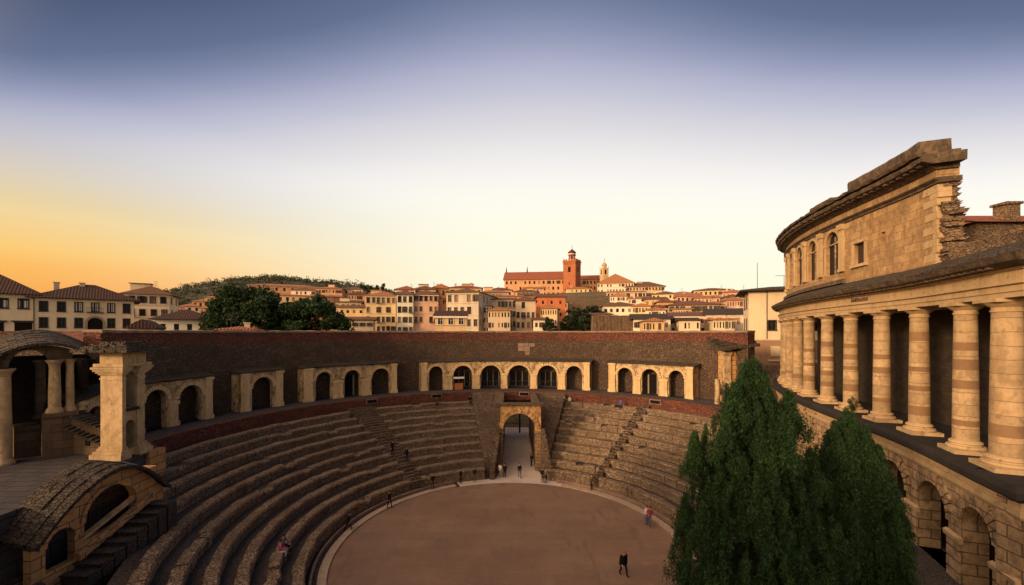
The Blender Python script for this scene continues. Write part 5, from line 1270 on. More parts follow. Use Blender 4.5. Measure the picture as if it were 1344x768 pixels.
nbr = {690: 'left below the monastery tower', 655: 'behind the long grey terrace', 610: 'above the red roof behind the grey palazzo', 560: 'behind the attic storey of the pink house', 500: 'behind the roof of the yellow palazzo', 470: 'below the cypresses', 728: 'above the plain red block',
       812: 'under the arcaded tan palace', 838: 'below the ochre hilltop wing', 872: 'below the right end of the ochre wing', 905: 'under the long orange hilltop house', 928: 'behind the broad dark brown roof', 966: 'between the cream corner house and the dark brown roof', 760: 'at the foot of the brick tower',
       398: 'behind the broad trees under the long orange building', 428: 'peeping over the right crown of the broad trees', 545: 'behind the joint of the white and pink houses', 575: 'between the pink house and the grey palazzo', 668: 'behind the right end of the grey terrace', 720: 'at the foot of the red block',
       842: 'right of the white house on the rubble wall', 860: 'above the dark slab roof', 895: 'in front of the dark brown roof', 940: 'at the right end of the dark brown roof', 958: 'beside the hilltop house with the broad roof', 622: 'over the shoulder of the grey palazzo'}
nbr2 = {36: 'directly over the loggia of the yellow palazzo', 38: 'close under the left monastery wing'}
for i, (x, ye, Y) in enumerate(spots):
    w = rr.uniform(11, 19) * (1 if Y > 140 else .8); wl = rr.choice(['tan', 'ochre', 'orange', 'pink', 'pale', 'cream', 'brown', 'yellow']); rk = rr.choice(['hip', 'shed', 'gable'])
    if i < 11: rk = ('shed', 'gable', 'shed', 'flat')[i % 4]
    else: ye -= 1.6
    where = nbr_.get(i) or nbr2.get(i) or nbr[x]
    house(f'{adj[i % 7]} {dict(redor="red").get(wl, wl)} house {where}', x - w, x + w, ye, Y, ye - rr.uniform(3, 5), rk, wl, rr.choice(['tilebrown', 'tileorange', 'tileorange']), nc=rr.choice((5, 6, 7)), nr=3, fh=2.8, top=.45, style='bare', ww=.85, wh=1.25, D=9, rot=rr.uniform(-10, 10), side=2, ov=.5, chim=rr.choice((0, 0, 1)))

# ---- cream corner house beside the drum
xa = 38.45; t = thing('house', 'cream corner house with a wide dark eave and stone lower storey beside the colonnade', 'house', (xa, 67, 6), R(-25), 'houses of the town')
W, D, H, HS = 10.5, 10, PZ(383, 67) - 6, 10.3
mb = MB(); mw = []; ms = MB()
fmF = lambda u, d, v: Vector((u, d, v + HS)); fmL = lambda u, d, v: Vector((d, D - u, v + HS)); fmR = lambda u, d, v: Vector((W - d, u, v + HS))
oF = [(3.2, .5, 1.55, 3.0), (6.6, .5, 1.55, 3.1), (6.6, .5, 5.7, 7.0), (9.0, .5, 5.7, 7.0), (9.3, .5, 1.55, 3.1)]; oL = [(6.8, .45, 1.4, 3.4), (6.8, .45, 5.2, 6.8), (3, .45, 1.4, 3.4), (3, .45, 5.2, 6.8)]
facade(mb, fmF, W, H - HS, oF); facade(mb, fmL, D, H - HS, oL); facade(mb, fmR, D, H - HS, [])
mb.poly([(0, 0, H), (W, 0, H), (W, D, H), (0, D, H)]); part(mb, 'upper_wall', 'w_cream', t, local=True)
oS = [(6.7, .5, HS - 2.3, HS - 1.1)]
facade(ms, lambda u, d, v: Vector((u - .12, d - .12, v)), W + .24, HS, oS); facade(ms, lambda u, d, v: Vector((-.12 + d, D - u, v)), D + .12, HS, [(7.3, .4, HS - 2.8, HS - 1.2)]); facade(ms, lambda u, d, v: Vector((W + .12 - d, u, v)), D, HS, [])
ms.poly([(-.12, -.12, HS), (W + .12, -.12, HS), (W + .12, D, HS), (-.12, D, HS)])
part(ms, 'lower_wall', 'w_brown', t, local=True)
mb = MB(); mb.box(-.2, W + .2, -.22, D, HS - .12, HS + .1); part(mb, 'string_course', 'w_tan', t, local=True)
mb = MB(); mb.box(2.6, W, -.3, -.115, HS - 3.4, HS - 3.1); mb.box(3.0, 6.0, -.2, -.115, HS - 2.6, HS - 1.0); part(mb, 'stone_ledge', 'w_tan', t, local=True)
for u, a, v0, v1 in oF: inst(window_mesh(2 * a, v1 - v0, 'frame', 'framedark'), 'window', t, fmF(u, 0, v0))
for u, a, v0, v1 in oL: inst(window_mesh(2 * a, v1 - v0, 'frame', 'framedark'), 'window', t, fmL(u, 0, v0), R(-90))
for u, a, v0, v1 in oS: inst(window_mesh(2 * a, v1 - v0, 'frame', 'framedark'), 'window', t, (u - .12, -.12, v0))
mb = MB(); mb.tube([(3.4 - .9, -.08, HS), (3.4 - .9, -.08, H)], [.06, .06], 6); part(mb, 'drainpipe', 'iron', t, local=True)
mb = MB(); x0, x1, y0, y1, e = -1.3, W + 1.2, -1.3, D + 1.2, H + .02
c = [(x0, y0, e + .22), (x1, y0, e + .22), (x1, y1, e + .22), (x0, y1, e + .22)]; A, B = (3.5, D / 2, e + 1.1), (W - 3.5, D / 2, e + 1.1)
for f, ax in (((c[0], c[1], B, A), 0), ((c[1], c[2], B), 1), ((c[2], c[3], A, B), 0), ((c[3], c[0], A), 1)): mb.poly(f, [(p[ax], (e + 1.1 - p[2]) * 6) for p in f])
mb.box(x0, x1, y0, y1, e, e + .219); rf = part(mb, 'roof', 'tiledark', t, local=True)
mb = MB(); zt_ = H + .6
for x, h, arms in ((1.6, 4.6, 0), (5.4, 2.2, 1), (7.8, 2.0, 1)):
    mb.tube([(x, 4, zt_), (x, 4, zt_ + h)], [.05, .035], 5)
    if arms:
        mb.tube([(x - 1.2, 4, zt_ + h), (x + 1.3, 4, zt_ + h)], [.03, .03], 4)
        for q in range(6): mb.tube([(x - 1.1 + q * .45, 3.6, zt_ + h), (x - 1.1 + q * .45, 4.4, zt_ + h)], [.02, .02], 4)
part(mb, 'antenna', 'iron', rf, local=True)
# ================================================================== far wooded hill
me = bpy.data.meshes.new('hill'); xs = list(range(-1100, 301, 20)); ys = list(range(420, 1301, 20))
me.from_pydata([(x, y, hill(x, y)) for y in ys for x in xs], [], [(j * len(xs) + i, j * len(xs) + i + 1, (j + 1) * len(xs) + i + 1, (j + 1) * len(xs) + i) for j in range(len(ys) - 1) for i in range(len(xs) - 1)])
me.polygons.foreach_set('use_smooth', [True] * len(me.polygons))
t = NT('hill_ground'); p = t.pos(); a = t.noise(p, .02, 5, .7); b = t.noise(p, .15, 4, .7)
c = t.mix(t.ramp(a, .4, .6), (.045, .052, .032), (.075, .07, .042)); c = t.mix(t.ramp(b, .5, .7, 0, .3), c, (.13, .105, .07)); me.materials.append(t.fin(c))
o = bpy.data.objects.new('hill', me); COL.objects.link(o); o['kind'] = 'structure'

def leaves(name, clumps, size, mat, parent=None, seed=1, loc=(0, 0, 0), per=60, flat=0.0, asp=.5):
    """many leaf faces scattered through ellipsoidal clumps (centre, radii)"""
    g = np.random.default_rng(seed); C = np.array([c[0] for c in clumps], dtype=float); Rr = np.array([c[1] for c in clumps], dtype=float)
    n = len(C) * per; idx = np.repeat(np.arange(len(C)), per)
    d = g.normal(size=(n, 3)); d /= np.linalg.norm(d, axis=1)[:, None]
    P = C[idx] + d * Rr[idx] * (g.random((n, 1)) ** .45)
    a = g.normal(size=(n, 3)); a[:, 2] += flat; a /= np.linalg.norm(a, axis=1)[:, None]; b = np.cross(a, g.normal(size=(n, 3))); b /= np.linalg.norm(b, axis=1)[:, None]
    s = size * g.uniform(.55, 1.35, (n, 1)); L = a * s; B = b * s * asp
    V = np.stack([P - L, P - B * .9, P + L, P + B * .9], 1).reshape(-1, 3) - np.array(loc)
    me = bpy.data.meshes.new(name); me.vertices.add(4 * n); me.vertices.foreach_set('co', V.ravel()); me.loops.add(4 * n); me.loops.foreach_set('vertex_index', np.arange(4 * n, dtype=np.int32))
    me.polygons.add(n); me.polygons.foreach_set('loop_start', np.arange(0, 4 * n, 4, dtype=np.int32)); me.update(calc_edges=True); me.materials.append(M[mat])
    o = bpy.data.objects.new(name, me); COL.objects.link(o)
    if parent: o.parent = parent
    return o
rr = random.Random(5); cl = []
for i in range(4200):
    x = rr.uniform(-900, 60); y = rr.uniform(500, 1000); z = hill(x, y)
    if z < 6 or nz(x * .012, y * .012, 4) < -.4: continue
    s = rr.uniform(3.0, 6.5); cl.append(((x, y, z + s * .6), (s, s, s * rr.uniform(.8, 1.4))))
o = leaves('woods', cl, 1.7, 'woods', seed=3, per=26); o['kind'] = 'stuff'

# ================================================================== trees
def trunk_mb(x, y, z, h, r, limbs=6, seed=0, spread=.5):
    rr = random.Random(seed); mb = MB(); pts = [(x + .1 * nz(i, seed), y + .1 * nz(seed, i), z + h * i / 6) for i in range(7)]
    mb.tube(pts, [r * (1 - .13 * i) for i in range(7)], 8)
    for i in range(limbs):
        k = rr.randint(2, 5); a = rr.uniform(0, 6.28); p = Vector(pts[k]); L = h * spread * rr.uniform(.5, 1)
        q = p + Vector((math.cos(a) * L * .5, math.sin(a) * L * .5, L * .35)); e = q + Vector((math.cos(a) * L * .4, math.sin(a) * L * .4, L * .45)); mb.tube([p, q, e], [r * .45, r * .3, r * .1], 6)
    return mb
def conifer(label, x, y, z0, prof, seed, lead=()):
    """prof = [(z, radius)] outline from the top down; crown of upright clumps on a lumpy cone"""
    t = thing('conifer', label, 'tree', (x, y, z0), 0, 'conifers beside the colonnade'); rr = random.Random(seed)
    def rad(z):
        for (za, ra), (zb, rb) in zip(prof, prof[1:]):
            if za >= z >= zb: return ra + (rb - ra) * (za - z) / (za - zb)
        return 0
    top = prof[0][0]; bot = prof[-1][0]; cl = []
    # upright sprays, each a little flame of leaf clumps leaning out of the cone
    for i in range(520):
        z = bot + (top - bot) * rr.random() ** 1.1; th = rr.uniform(0, 6.283)
        if rr.random() > min(1, .2 + rad(z) / 2.4): continue
        lump = 1 + .34 * nz(math.cos(th) * 2.2 + seed, math.sin(th) * 2.2, z * .38) + .14 * nz(math.cos(th) * 5, math.sin(th) * 5 + seed, z * .9)
        r = rad(z) * lump * rr.uniform(.62, 1.12); hgt = rr.uniform(.8, 2.3) * min(1, .35 + rad(z) / 2); wd = rr.uniform(.2, .36) * min(1, .5 + rad(z) / 2.5)
        k = max(5, int(hgt * 8))
        for j in range(k):
            u = j / (k - 1); q = wd * (1 - u) ** .7 * (.5 + .5 * min(1, u * 4)); a = rr.uniform(0, 6.283); e = rr.random() ** .5
            rr_ = r * (1 - .12 * u)
            s = .10 + .13 * (1 - u) * rr.uniform(.6, 1.3)
            cl.append(((x + math.cos(th) * rr_ + math.cos(a) * q * e, y + math.sin(th) * rr_ + math.sin(a) * q * e, z - hgt * .35 + hgt * u), (s, s, s * 1.7)))
    for i in range(260):                                              # ragged sprays reaching out of the outline
        z = bot + (top - bot) * rr.random(); th = rr.uniform(0, 6.283); r = rad(z) * rr.uniform(1.0, 1.16) + .05
        cl.append(((x + math.cos(th) * r, y + math.sin(th) * r, z), (.12, .12, .3)))
    for dx, dy, zz, r, h in lead:
        for i in range(130):
            u = rr.random(); th = rr.uniform(0, 6.283); q = r * (1 - u) * rr.uniform(.5, 1.1)
            cl.append(((x + dx + math.cos(th) * q, y + dy + math.sin(th) * q, zz + h * u), (.16, .16, .32)))
    for i in range(500):                                              # inner mass so no light shows straight through
        z = bot + (top - 1.2 - bot) * rr.random(); th = rr.uniform(0, 6.283); r = rad(z) * .45 * rr.random() ** .5
        cl.append(((x + math.cos(th) * r, y + math.sin(th) * r, z), (.4, .4, .6)))
    leaves('crown', cl, .06, 'leafcon', t, seed, (x, y, z0), per=62, flat=1.3, asp=.26)
    part(trunk_mb(x, y, z0 - .3, top - z0 - 1.0, .32, 10, seed, .16), 'trunk', 'bark', t)
    return t
conifer('tall dark green conifer with a pointed crown at the edge of the arena', 9.83, 17, GZ, [(16.1, .05), (15.3, .42), (14.3, .95), (13.0, 1.4), (11.1, 1.95), (9.3, 2.45), (7.2, 2.75), (5.8, 2.3)], 2, lead=((-2.2, .2, 11.6, .55, 1.6), (1.35, -.3, 13.3, .75, 1.7), (-.9, -.6, 14.0, .6, 1.3), (-1.5, -1.0, 12.4, .7, 1.5), (.5, -1.4, 12.6, .7, 1.6), (2.0, -.6, 11.0, .7, 1.7), (-2.4, -1.0, 9.2, .7, 1.5)))
conifer('shorter broad dark conifer close to the arches of the rotunda', 14.85, 18.3, GZ, [(13.7, .05), (13.1, .4), (12.2, .85), (11.0, 1.2), (9.8, 1.5), (8.4, 1.95), (6.9, 1.95), (5.7, 1.6)], 5, lead=((-.9, -.4, 11.8, .6, 1.5), (1.0, -.4, 10.8, .6, 1.6), (2.1, -.2, 8.6, .5, 1.1), (.4, -1.3, 10.4, .7, 1.5)))

def broad(label, x, y, z, h, rx, seed, mat='leafbroad', n=90, per=110, size=.3, name='tree', group='trees of the town', rz=None):
    t = thing(name, label, 'tree', (x, y, z), 0, group); rr = random.Random(seed); cl = []
    rz = rz or h * .42
    for i in range(n):
        u = rr.uniform(-.75, 1); th = rr.uniform(0, 6.283); q = math.sqrt(max(0, 1 - u * u)) * rr.uniform(.55, 1.0) ** .6
        k = 1 + .25 * nz(math.cos(th) * 1.7 + seed, math.sin(th) * 1.7, u * 1.6); s = rx * rr.uniform(.12, .24)
        cl.append(((x + rx * q * k * math.cos(th), y + rx * q * k * math.sin(th) * .8, z + h - rz + rz * u * k * .93), (s, s, s * .75)))
    leaves('crown', cl, size, mat, t, seed, (x, y, z), per)
    part(trunk_mb(x, y, z, h * .75, rx * .07, 6, seed), 'trunk', 'bark', t)
    return t
Y = 82
broad('broad dark green leafy tree, the larger left one behind the brick wall', PX(323, Y), Y, 9, PZ(378.5, Y) - 9, 8.4, 3, n=230, per=190, size=.3, rz=8.5)
broad('broad dark green leafy tree right of the larger one behind the brick wall', PX(411, Y), Y + 1, 9, PZ(390, Y) - 9, 6.6, 8, n=200, per=190, size=.28, rz=7.4)
broad('small leafy tree filling the gap between the two broad trees', PX(372, Y), Y + 3, 9, PZ(396, Y) - 9, 4.4, 12, n=120, per=160, size=.28)
for i, (px, yt, Y, r, lb) in enumerate(((754, 403, 125, 3.2, 'dark round tree nearest the red block on the hillside'), (766, 401, 130, 3.4, 'dark round tree in the middle of the hillside clump'), (781, 402, 128, 3.4, 'dark round tree at the right end of the hillside clump'), (772, 410, 112, 3.0, 'low dark tree in front of the hillside clump'), (722, 418, 108, 1.8, 'low dark bush at the foot of the red block'), (745, 413, 112, 2.2, 'dark bush between the red block and the hillside clump'))):
    z = hz(PX(px, Y), Y) - .5; broad(lb, PX(px, Y), Y, z, max(3, PZ(yt, Y) - z), r, 20 + i, 'leafdark', 60, 70, .35)
for i, (px, yt, Y, r, lb) in enumerate(((476, 373.5, 225, 3.4, 'dark broad tree behind the brown terrace of flats'), (487, 373, 230, 2.0, 'leftmost slim dark cypress on the skyline'), (495, 372.5, 228, 1.6, 'middle slim dark cypress on the skyline'), (503, 370.5, 226, 2.0, 'tallest slim dark cypress on the skyline above the yellow palazzo'))):
    z = hz(PX(px, Y), Y) - .5; broad(lb, PX(px, Y), Y, z, PZ(yt, Y) - z, r, 40 + i, 'leafdark', 60, 60, .5, name='cypress' if i else 'tree', rz=(PZ(yt, Y) - z) * .48)
# small plants growing from the ruin's ledge and foot
def shrub(label, x, y, z, r, h, seed, name='shrub', size=.05):
    rr = random.Random(seed); t = thing(name, label, 'plant', (x, y, z), 0)
    mb = MB(); cl = []
    for i in range(7):
        a = rr.uniform(0, 6.28); k = rr.uniform(.2, 1); q = Vector((x + math.cos(a) * r * k, y + math.sin(a) * r * k, z + h * rr.uniform(.5, 1))); mb.tube([(x, y, z), ((x + q.x) / 2, (y + q.y) / 2, z + h * .4), q], [.02, .015, .006], 4); cl.append((q, (r * .4, r * .4, h * .2))); cl.append(((q + Vector((x, y, z))) / 2, (r * .3, r * .3, h * .2)))
    part(mb, 'stem', 'bark', t); leaves('foliage', cl, size, 'leafbroad', t, seed, (x, y, z), 50)
p = PT.off(.35)(PT.u_at(1120, .3), 0, 0); shrub('small green plant rooted on the dark ledge below the fourth column', p.x, p.y, 11.3, .35, 1.1, 3)
p = pol(22.6, 74, 0); shrub('bare twiggy bush standing between the two conifers', 15.4, 21.0, GZ, .9, 7.6, 7, name='bush', size=.07)

# ================================================================== people
SKIN = mat_plain('skin', (.42, .24, .16), .6)
def cloth(name, c): return mat_plain(name, c, .85, .2)
CL = dict(black=cloth('black_cloth', (.012, .012, .014)), navy=cloth('navy_cloth', (.02, .025, .05)), grey=cloth('grey_cloth', (.12, .12, .13)), white=cloth('white_cloth', (.65, .62, .58)), red=cloth('red_cloth', (.32, .035, .045)),
          pink=cloth('pink_cloth', (.6, .1, .22)), blue=cloth('blue_cloth', (.05, .10, .30)), brown=cloth('brown_cloth', (.09, .055, .035)), beige=cloth('beige_cloth', (.38, .30, .2)))
HAIR = [mat_plain('dark_hair', (.018, .012, .008), .6), mat_plain('fair_hair', (.25, .13, .06), .6)]
def person(label, x, y, z, face, pose='stand', top='black', legs='navy', hair=0, h=1.74, seed=0, lean=0.0):
    rr = random.Random(seed); s = h / 1.75
    t = thing('person', label, 'person', (x, y, z), R(face), 'people in the amphitheatre')
    st = rr.uniform(.16, .26) if pose == 'walk' else .02
    hip = .92; fw = .0
    J = {'pelvis': (0, 0, hip), 'belly': (0, 0, 1.08), 'chest': (0, .0, 1.30), 'neck': (0, -.01, 1.48), 'head0': (0, -.02, 1.57), 'head1': (0, -.03, 1.68)}
    for sd, sg in (('l', -1), ('r', 1)):
        k = sg * st
        J['hip' + sd] = (sg * .09, 0, hip - .04)
        if pose == 'sit':
            J['knee' + sd] = (sg * .11, -.44, .50); J['ank' + sd] = (sg * .11, -.42, .09); J['toe' + sd] = (sg * .12, -.58, .04)
        else:
            J['knee' + sd] = (sg * .10, -k * .55 - (.06 if pose == 'walk' else .01), .49); J['ank' + sd] = (sg * .10, -k * 1.15, .09); J['toe' + sd] = (sg * .12, -k * 1.15 - .15, .035)
        J['sho' + sd] = (sg * .18, 0, 1.41)
        if pose == 'sit': J['elb' + sd] = (sg * .25, -.12, 1.16); J['wri' + sd] = (sg * .14, -.36, 1.02)
        elif pose == 'pocket': J['elb' + sd] = (sg * .30, .05, 1.16); J['wri' + sd] = (sg * .19, -.10, .97)
        else: J['elb' + sd] = (sg * .25, k * .35 + .02, 1.14); J['wri' + sd] = (sg * .24, k * .8 - .08, .90)
    if pose == 'sit':
        for k in list(J):
            if k[:4] not in ('knee', 'anka', 'ankl', 'ankr', 'toel', 'toer'): a = J[k]; J[k] = (a[0], a[1] - (a[2] - .5) * .12, a[2] - .40)
    elif lean:
        for k in J:
            a = J[k]
            if a[2] > 1.0 or k[:3] in ('elb', 'wri'): J[k] = (a[0], a[1] - (a[2] - .9) * lean, a[2] - (a[2] - .9) * lean * .2)
    rad = dict(pelvis=.15, belly=.15, chest=.17, neck=.058, head0=.085, head1=.095, hip=.095, knee=.062, ank=.045, toe=.036, sho=.066, elb=.048, wri=.034)
    E = [('pelvis', 'belly'), ('belly', 'chest'), ('chest', 'neck'), ('neck', 'head0'), ('head0', 'head1')]
    for sd in 'lr': E += [('pelvis', 'hip' + sd), ('hip' + sd, 'knee' + sd), ('knee' + sd, 'ank' + sd), ('ank' + sd, 'toe' + sd), ('chest', 'sho' + sd), ('sho' + sd, 'elb' + sd), ('elb' + sd, 'wri' + sd)]
    ks = list(J); me = bpy.data.meshes.new('tmp'); me.from_pydata([J[k] for k in ks], [(ks.index(a), ks.index(b)) for a, b in E], [])
    o = bpy.data.objects.new('tmp', me); COL.objects.link(o)
    md = o.modifiers.new('Skin', 'SKIN'); md.use_smooth_shade = True; o.modifiers.new('Sub', 'SUBSURF').levels = 1
    for k, v in zip(ks, me.skin_vertices[0].data):
        r = rad.get(k) or rad[k[:-1]]; v.radius = (r, r * (.8 if k in ('chest', 'belly', 'pelvis') else 1)) if k not in ('head0', 'head1') else (r * .9, r); v.use_root = k == 'pelvis'
    dg = bpy.context.evaluated_depsgraph_get(); m2 = bpy.data.meshes.new_from_object(o.evaluated_get(dg)); bpy.data.objects.remove(o)
    bm = bmesh.new(); bm.from_mesh(m2)
    # hands: palm and five fingers; face: nose, ears
    mb = MB()
    for sd, sg in (('l', -1), ('r', 1)):
        w = Vector(J['wri' + sd]); e = Vector(J['elb' + sd]); d = (w - e).normalized(); sdv = d.cross(Vector((sg, 0, 0))).normalized(); nrmv = d.cross(sdv)
        mb.tube([w - d * .02, w + d * .04, w + d * .085], [.03, .04, .036], 6)
        for i, L in enumerate((.065, .078, .07, .055)):
            b = w + d * .08 + sdv * (-.03 + .02 * i); mb.tube([b, b + d * L * .55 + nrmv * sg * .008, b + d * L * .9 + nrmv * sg * .03], [.0095, .009, .006], 5)
        b = w + d * .03 + sdv * -.034; mb.tube([b, b + d * .03 - sdv * .02, b + d * .062 - sdv * .022], [.011, .01, .007], 5)
    hd = Vector(J['head0']) * .5 + Vector(J['head1']) * .5
    mb.tube([hd + Vector((0, -.085, .02)), hd + Vector((0, -.115, -.015)), hd + Vector((0, -.09, -.03))], [.008, .016, .012], 6)
    for sg in (-1, 1): mb.tube([hd + Vector((sg * .078, .005, -.03)), hd + Vector((sg * .095, .012, .0)), hd + Vector((sg * .08, .01, .03))], [.01, .014, .01], 6)
    nb = len(bm.faces); b0 = len(bm.verts); vs = [bm.verts.new(v) for v in mb.v]
    for f in mb.f:
        try: bm.faces.new([vs[i] for i in f])
        except ValueError: pass
    bm.faces.ensure_lookup_table()
    seg = [(Vector(J[a]), Vector(J[b]), a, b) for a, b in E]
    for i, f in enumerate(bm.faces):
        f.smooth = True
        if i >= nb: f.material_index = 0; continue
        c = f.calc_center_median(); best = min(seg, key=lambda q: ((c - (q[0] + (q[1] - q[0]) * min(1, max(0, (c - q[0]).dot(q[1] - q[0]) / (q[1] - q[0]).length_squared)))).length))
        k = best[3]
        if k in ('neck', 'head0', 'head1'): mi = 1 if (k == 'neck' and c.z < J['neck'][2] - .03) else 0
        elif k[:3] in ('sho', 'elb', 'wri') or k in ('belly', 'chest'): mi = 1
        elif k[:3] == 'toe': mi = 3
        else: mi = 2
        f.material_index = mi
    for v in bm.verts: v.co *= s
    mm = bpy.data.meshes.new('body'); bm.to_mesh(mm); bm.free()
    for m_ in (SKIN, CL[top], CL[legs], CL['black']): mm.materials.append(m_)
    bo = bpy.data.objects.new('body', mm); COL.objects.link(bo); bo.parent = t
    mb = MB(); hc = (hd + Vector((0, .012, .022))) * s                # cap of hair over crown and back of the head
    for i in range(6):
        for j in range(12):
            q = []
            for a, b in ((i, j), (i, j + 1), (i + 1, j + 1), (i + 1, j)):
                th = b / 12 * 6.283; ph = a / 6 * 2.0; frn = -math.sin(th) > .25 and ph > 1.15
                if frn: ph = 1.15
                q.append(hc + Vector((.097 * math.sin(ph) * math.cos(th), .112 * math.sin(ph) * math.sin(th), .118 * math.cos(ph))) * s)
            mb.poly(q)
    part(mb, 'hair', HAIR[hair], t, local=True, smooth=True)
    mb = MB()
    for sg in (-1, 1): mb.lathe([(0, -.008), (.009, 0), (0, .008)], hd * s + Vector((sg * .032, -.088, .022)) * s, 6)
    part(mb, 'eyes', CL['black'], t, local=True)
    return t
def ground_px(px, py, z=0.0):
    Y = (EYE - z) * FPX / (py - HY); x = PX(px, Y); r = math.hypot(x, Y - CEN[1])
    if 14.55 < r and abs(x - 1) > 3.0: x, Y = x * 14.45 / r, CEN[1] + (Y - CEN[1]) * 14.45 / r
    return x, Y
def put(label, px, py, z=0.0, face=0, **k):
    x, y = ground_px(px, py, z); return person(label, x, y, z, face, **k)
pw_ = put('man in a dark open jacket and black trousers walking alone across the arena floor', 818, 755, .005, 20, pose='walk', top='black', legs='black', hair=1, h=1.8, seed=1, lean=.12)
mb = MB(); 
for sg in (-1, 1):
    for i in range(6):
        a0, a1 = .25 + 2.4 * i / 6, .25 + 2.4 * (i + 1) / 6
        q = [(sg * (.20 + b) * math.sin(a), -.165 * math.cos(a) * (1 + b) - (z - .9) * .12 , z) for a, z, b in ((a0, .82, .06), (a1, .82, .06), (a1, 1.44, 0), (a0, 1.44, 0))]; mb.poly(q); mb.poly([(p[0] * .93, p[1] * .93, p[2]) for p in q])
part(mb, 'jacket', CL['black'], pw_, local=True); pw_.scale = (1.3, 1.3, 1.02)
put('person in a white top and dark trousers at the left of the gateway mouth', 656.5, 627, .016, 150, pose='stand', top='white', legs='beige', seed=2)
put('person in black standing close beside the one in white at the gateway mouth', 662.5, 627, .016, 200, pose='stand', top='black', legs='black', seed=3)
put('person in dark clothes with a pale bag standing alone in the middle of the gateway', 682, 627, .016, 10, pose='walk', top='black', legs='grey', seed=4)
put('person in black leaning near the right jamb inside the gateway', 697.5, 612, .016, -60, pose='pocket', top='black', legs='black', seed=5)
put('person in black on the left of the pair just right of the gateway', 715.5, 627.5, .012, 30, pose='pocket', top='black', legs='black', seed=6)
put('person in grey and black on the right of the pair just right of the gateway', 721, 626, .012, -20, pose='stand', top='grey', legs='black', seed=7)
put('person in dark clothes standing on the kerb right of the pale pavement', 776.5, 643, .15, -60, pose='stand', top='brown', legs='black', seed=8)
put('person in a red top and grey trousers walking along the right kerb', 853, 690, .15, -30, pose='walk', top='red', legs='grey', seed=9)
put('person in a white shirt and blue trousers beside the one in red', 849, 688.5, .15, -60, pose='stand', top='white', legs='blue', seed=10)
put('person in dark clothes standing on the left kerb nearest the gateway', 619, 626, .15, 30, pose='stand', top='navy', legs='grey', seed=11)
put('person in navy standing on the left kerb second from the gateway', 601, 630.5, .15, 60, pose='stand', top='navy', legs='black', seed=12)
put('person in black with a pale head covering on the left kerb third from the gateway', 564, 639.5, .15, 40, pose='pocket', top='black', legs='brown', hair=1, seed=13)
put('person in black walking along the left kerb halfway to the viewer', 511, 667, .15, 60, pose='walk', top='black', legs='black', seed=14)
put('person in black crouched at the low wall on the left of the arena', 454.5, 697, .01, 80, pose='walk', top='black', legs='black', seed=15, lean=.3)
def seat(label, k, deg, **kw):
    r = R0 + DR * k + .35; p = pol(r, deg, Z0 + DZ * k + .05 - .48); return person(label, p.x, p.y, p.z, -deg, pose='sit', **kw)
def seat_px(label, k, px, **kw): return seat(label, k, math.degrees(phi_at(px, R0 + DR * k + .35)), **kw)
seat('person in a bright pink top sitting low on the left seating tiers', 1, -107, top='pink', legs='white', seed=16)
seat('person in grey sitting beside the one in pink on the left seating tiers', 1, -104, top='grey', legs='black', seed=17)
def step(label, i, deg, **kw):
    r = R0 + DR * NK * (i + .5) / 30; p = pol(r, deg, Z0 - .4 + DZ * NK * (i + 1) / 30 + .03); return person(label, p.x, p.y, p.z, -deg + 10, **kw)
step('person in black standing higher on the broad left stairway', 9, -43.8, top='black', legs='black', seed=18)
step('person in navy standing lower on the broad left stairway', 6, -40.8, top='black', legs='navy', seed=19)
seat_px('person in brown sitting on the top tier under the six-arched arcade', 9, 573, top='brown', legs='black', seed=20)
seat_px('person in black sitting on the top tier left of the gateway ramp', 9, 617, top='black', legs='navy', seed=21)
seat_px('person in grey sitting on the top tier right above the gateway', 9, 741, top='grey', legs='brown', seed=22)
seat_px('person in pale clothes sitting on the top tier next to the one in grey', 9, 748, top='beige', legs='brown', seed=23)
seat_px('person in blue sitting on the top tier near the head of the narrow stairway', 9, 815, top='blue', legs='navy', seed=24)

# ================================================================== sky, sun, camera
SUN_AZ, SUN_EL = -128.0, 12.0                                         # degrees from straight ahead (negative = left), elevation
w = bpy.data.worlds.new('World'); SC.world = w; w.use_nodes = True; nt = w.node_tree; nt.nodes.clear()
N = nt.nodes.new; Lk = nt.links.new
out = N('ShaderNodeOutputWorld'); tc = N('ShaderNodeTexCoord'); sep = N('ShaderNodeSeparateXYZ'); Lk(tc.outputs['Generated'], sep.inputs[0])
def mth(op, a, b=None, c=None):
    k = N('ShaderNodeMath'); k.operation = op
    for i, v in enumerate((a, b, c)):
        if v is None: continue
        if isinstance(v, (int, float)): k.inputs[i].default_value = v
        else: Lk(v, k.inputs[i])
    return k.outputs[0]
el = mth('ARCSINE', sep.outputs[2]); az = mth('ARCTAN2', sep.outputs[0], sep.outputs[1])
nzt = N('ShaderNodeTexNoise'); nzm = N('ShaderNodeVectorMath'); nzm.operation = 'MULTIPLY'; Lk(tc.outputs['Generated'], nzm.inputs[0]); nzm.inputs[1].default_value = (1.2, 1.2, 9); Lk(nzm.outputs[0], nzt.inputs['Vector'])
nzt.inputs['Scale'].default_value = 1.6; nzt.inputs['Detail'].default_value = 5; nzt.inputs['Roughness'].default_value = .55
el0 = el; el = mth('ADD', el, mth('MULTIPLY', mth('SUBTRACT', nzt.outputs['Fac'], .5), R(.9)))   # thin uneven veils of haze
azc = mth('MINIMUM', mth('ABSOLUTE', mth('SUBTRACT', az, .05)), 1.0)
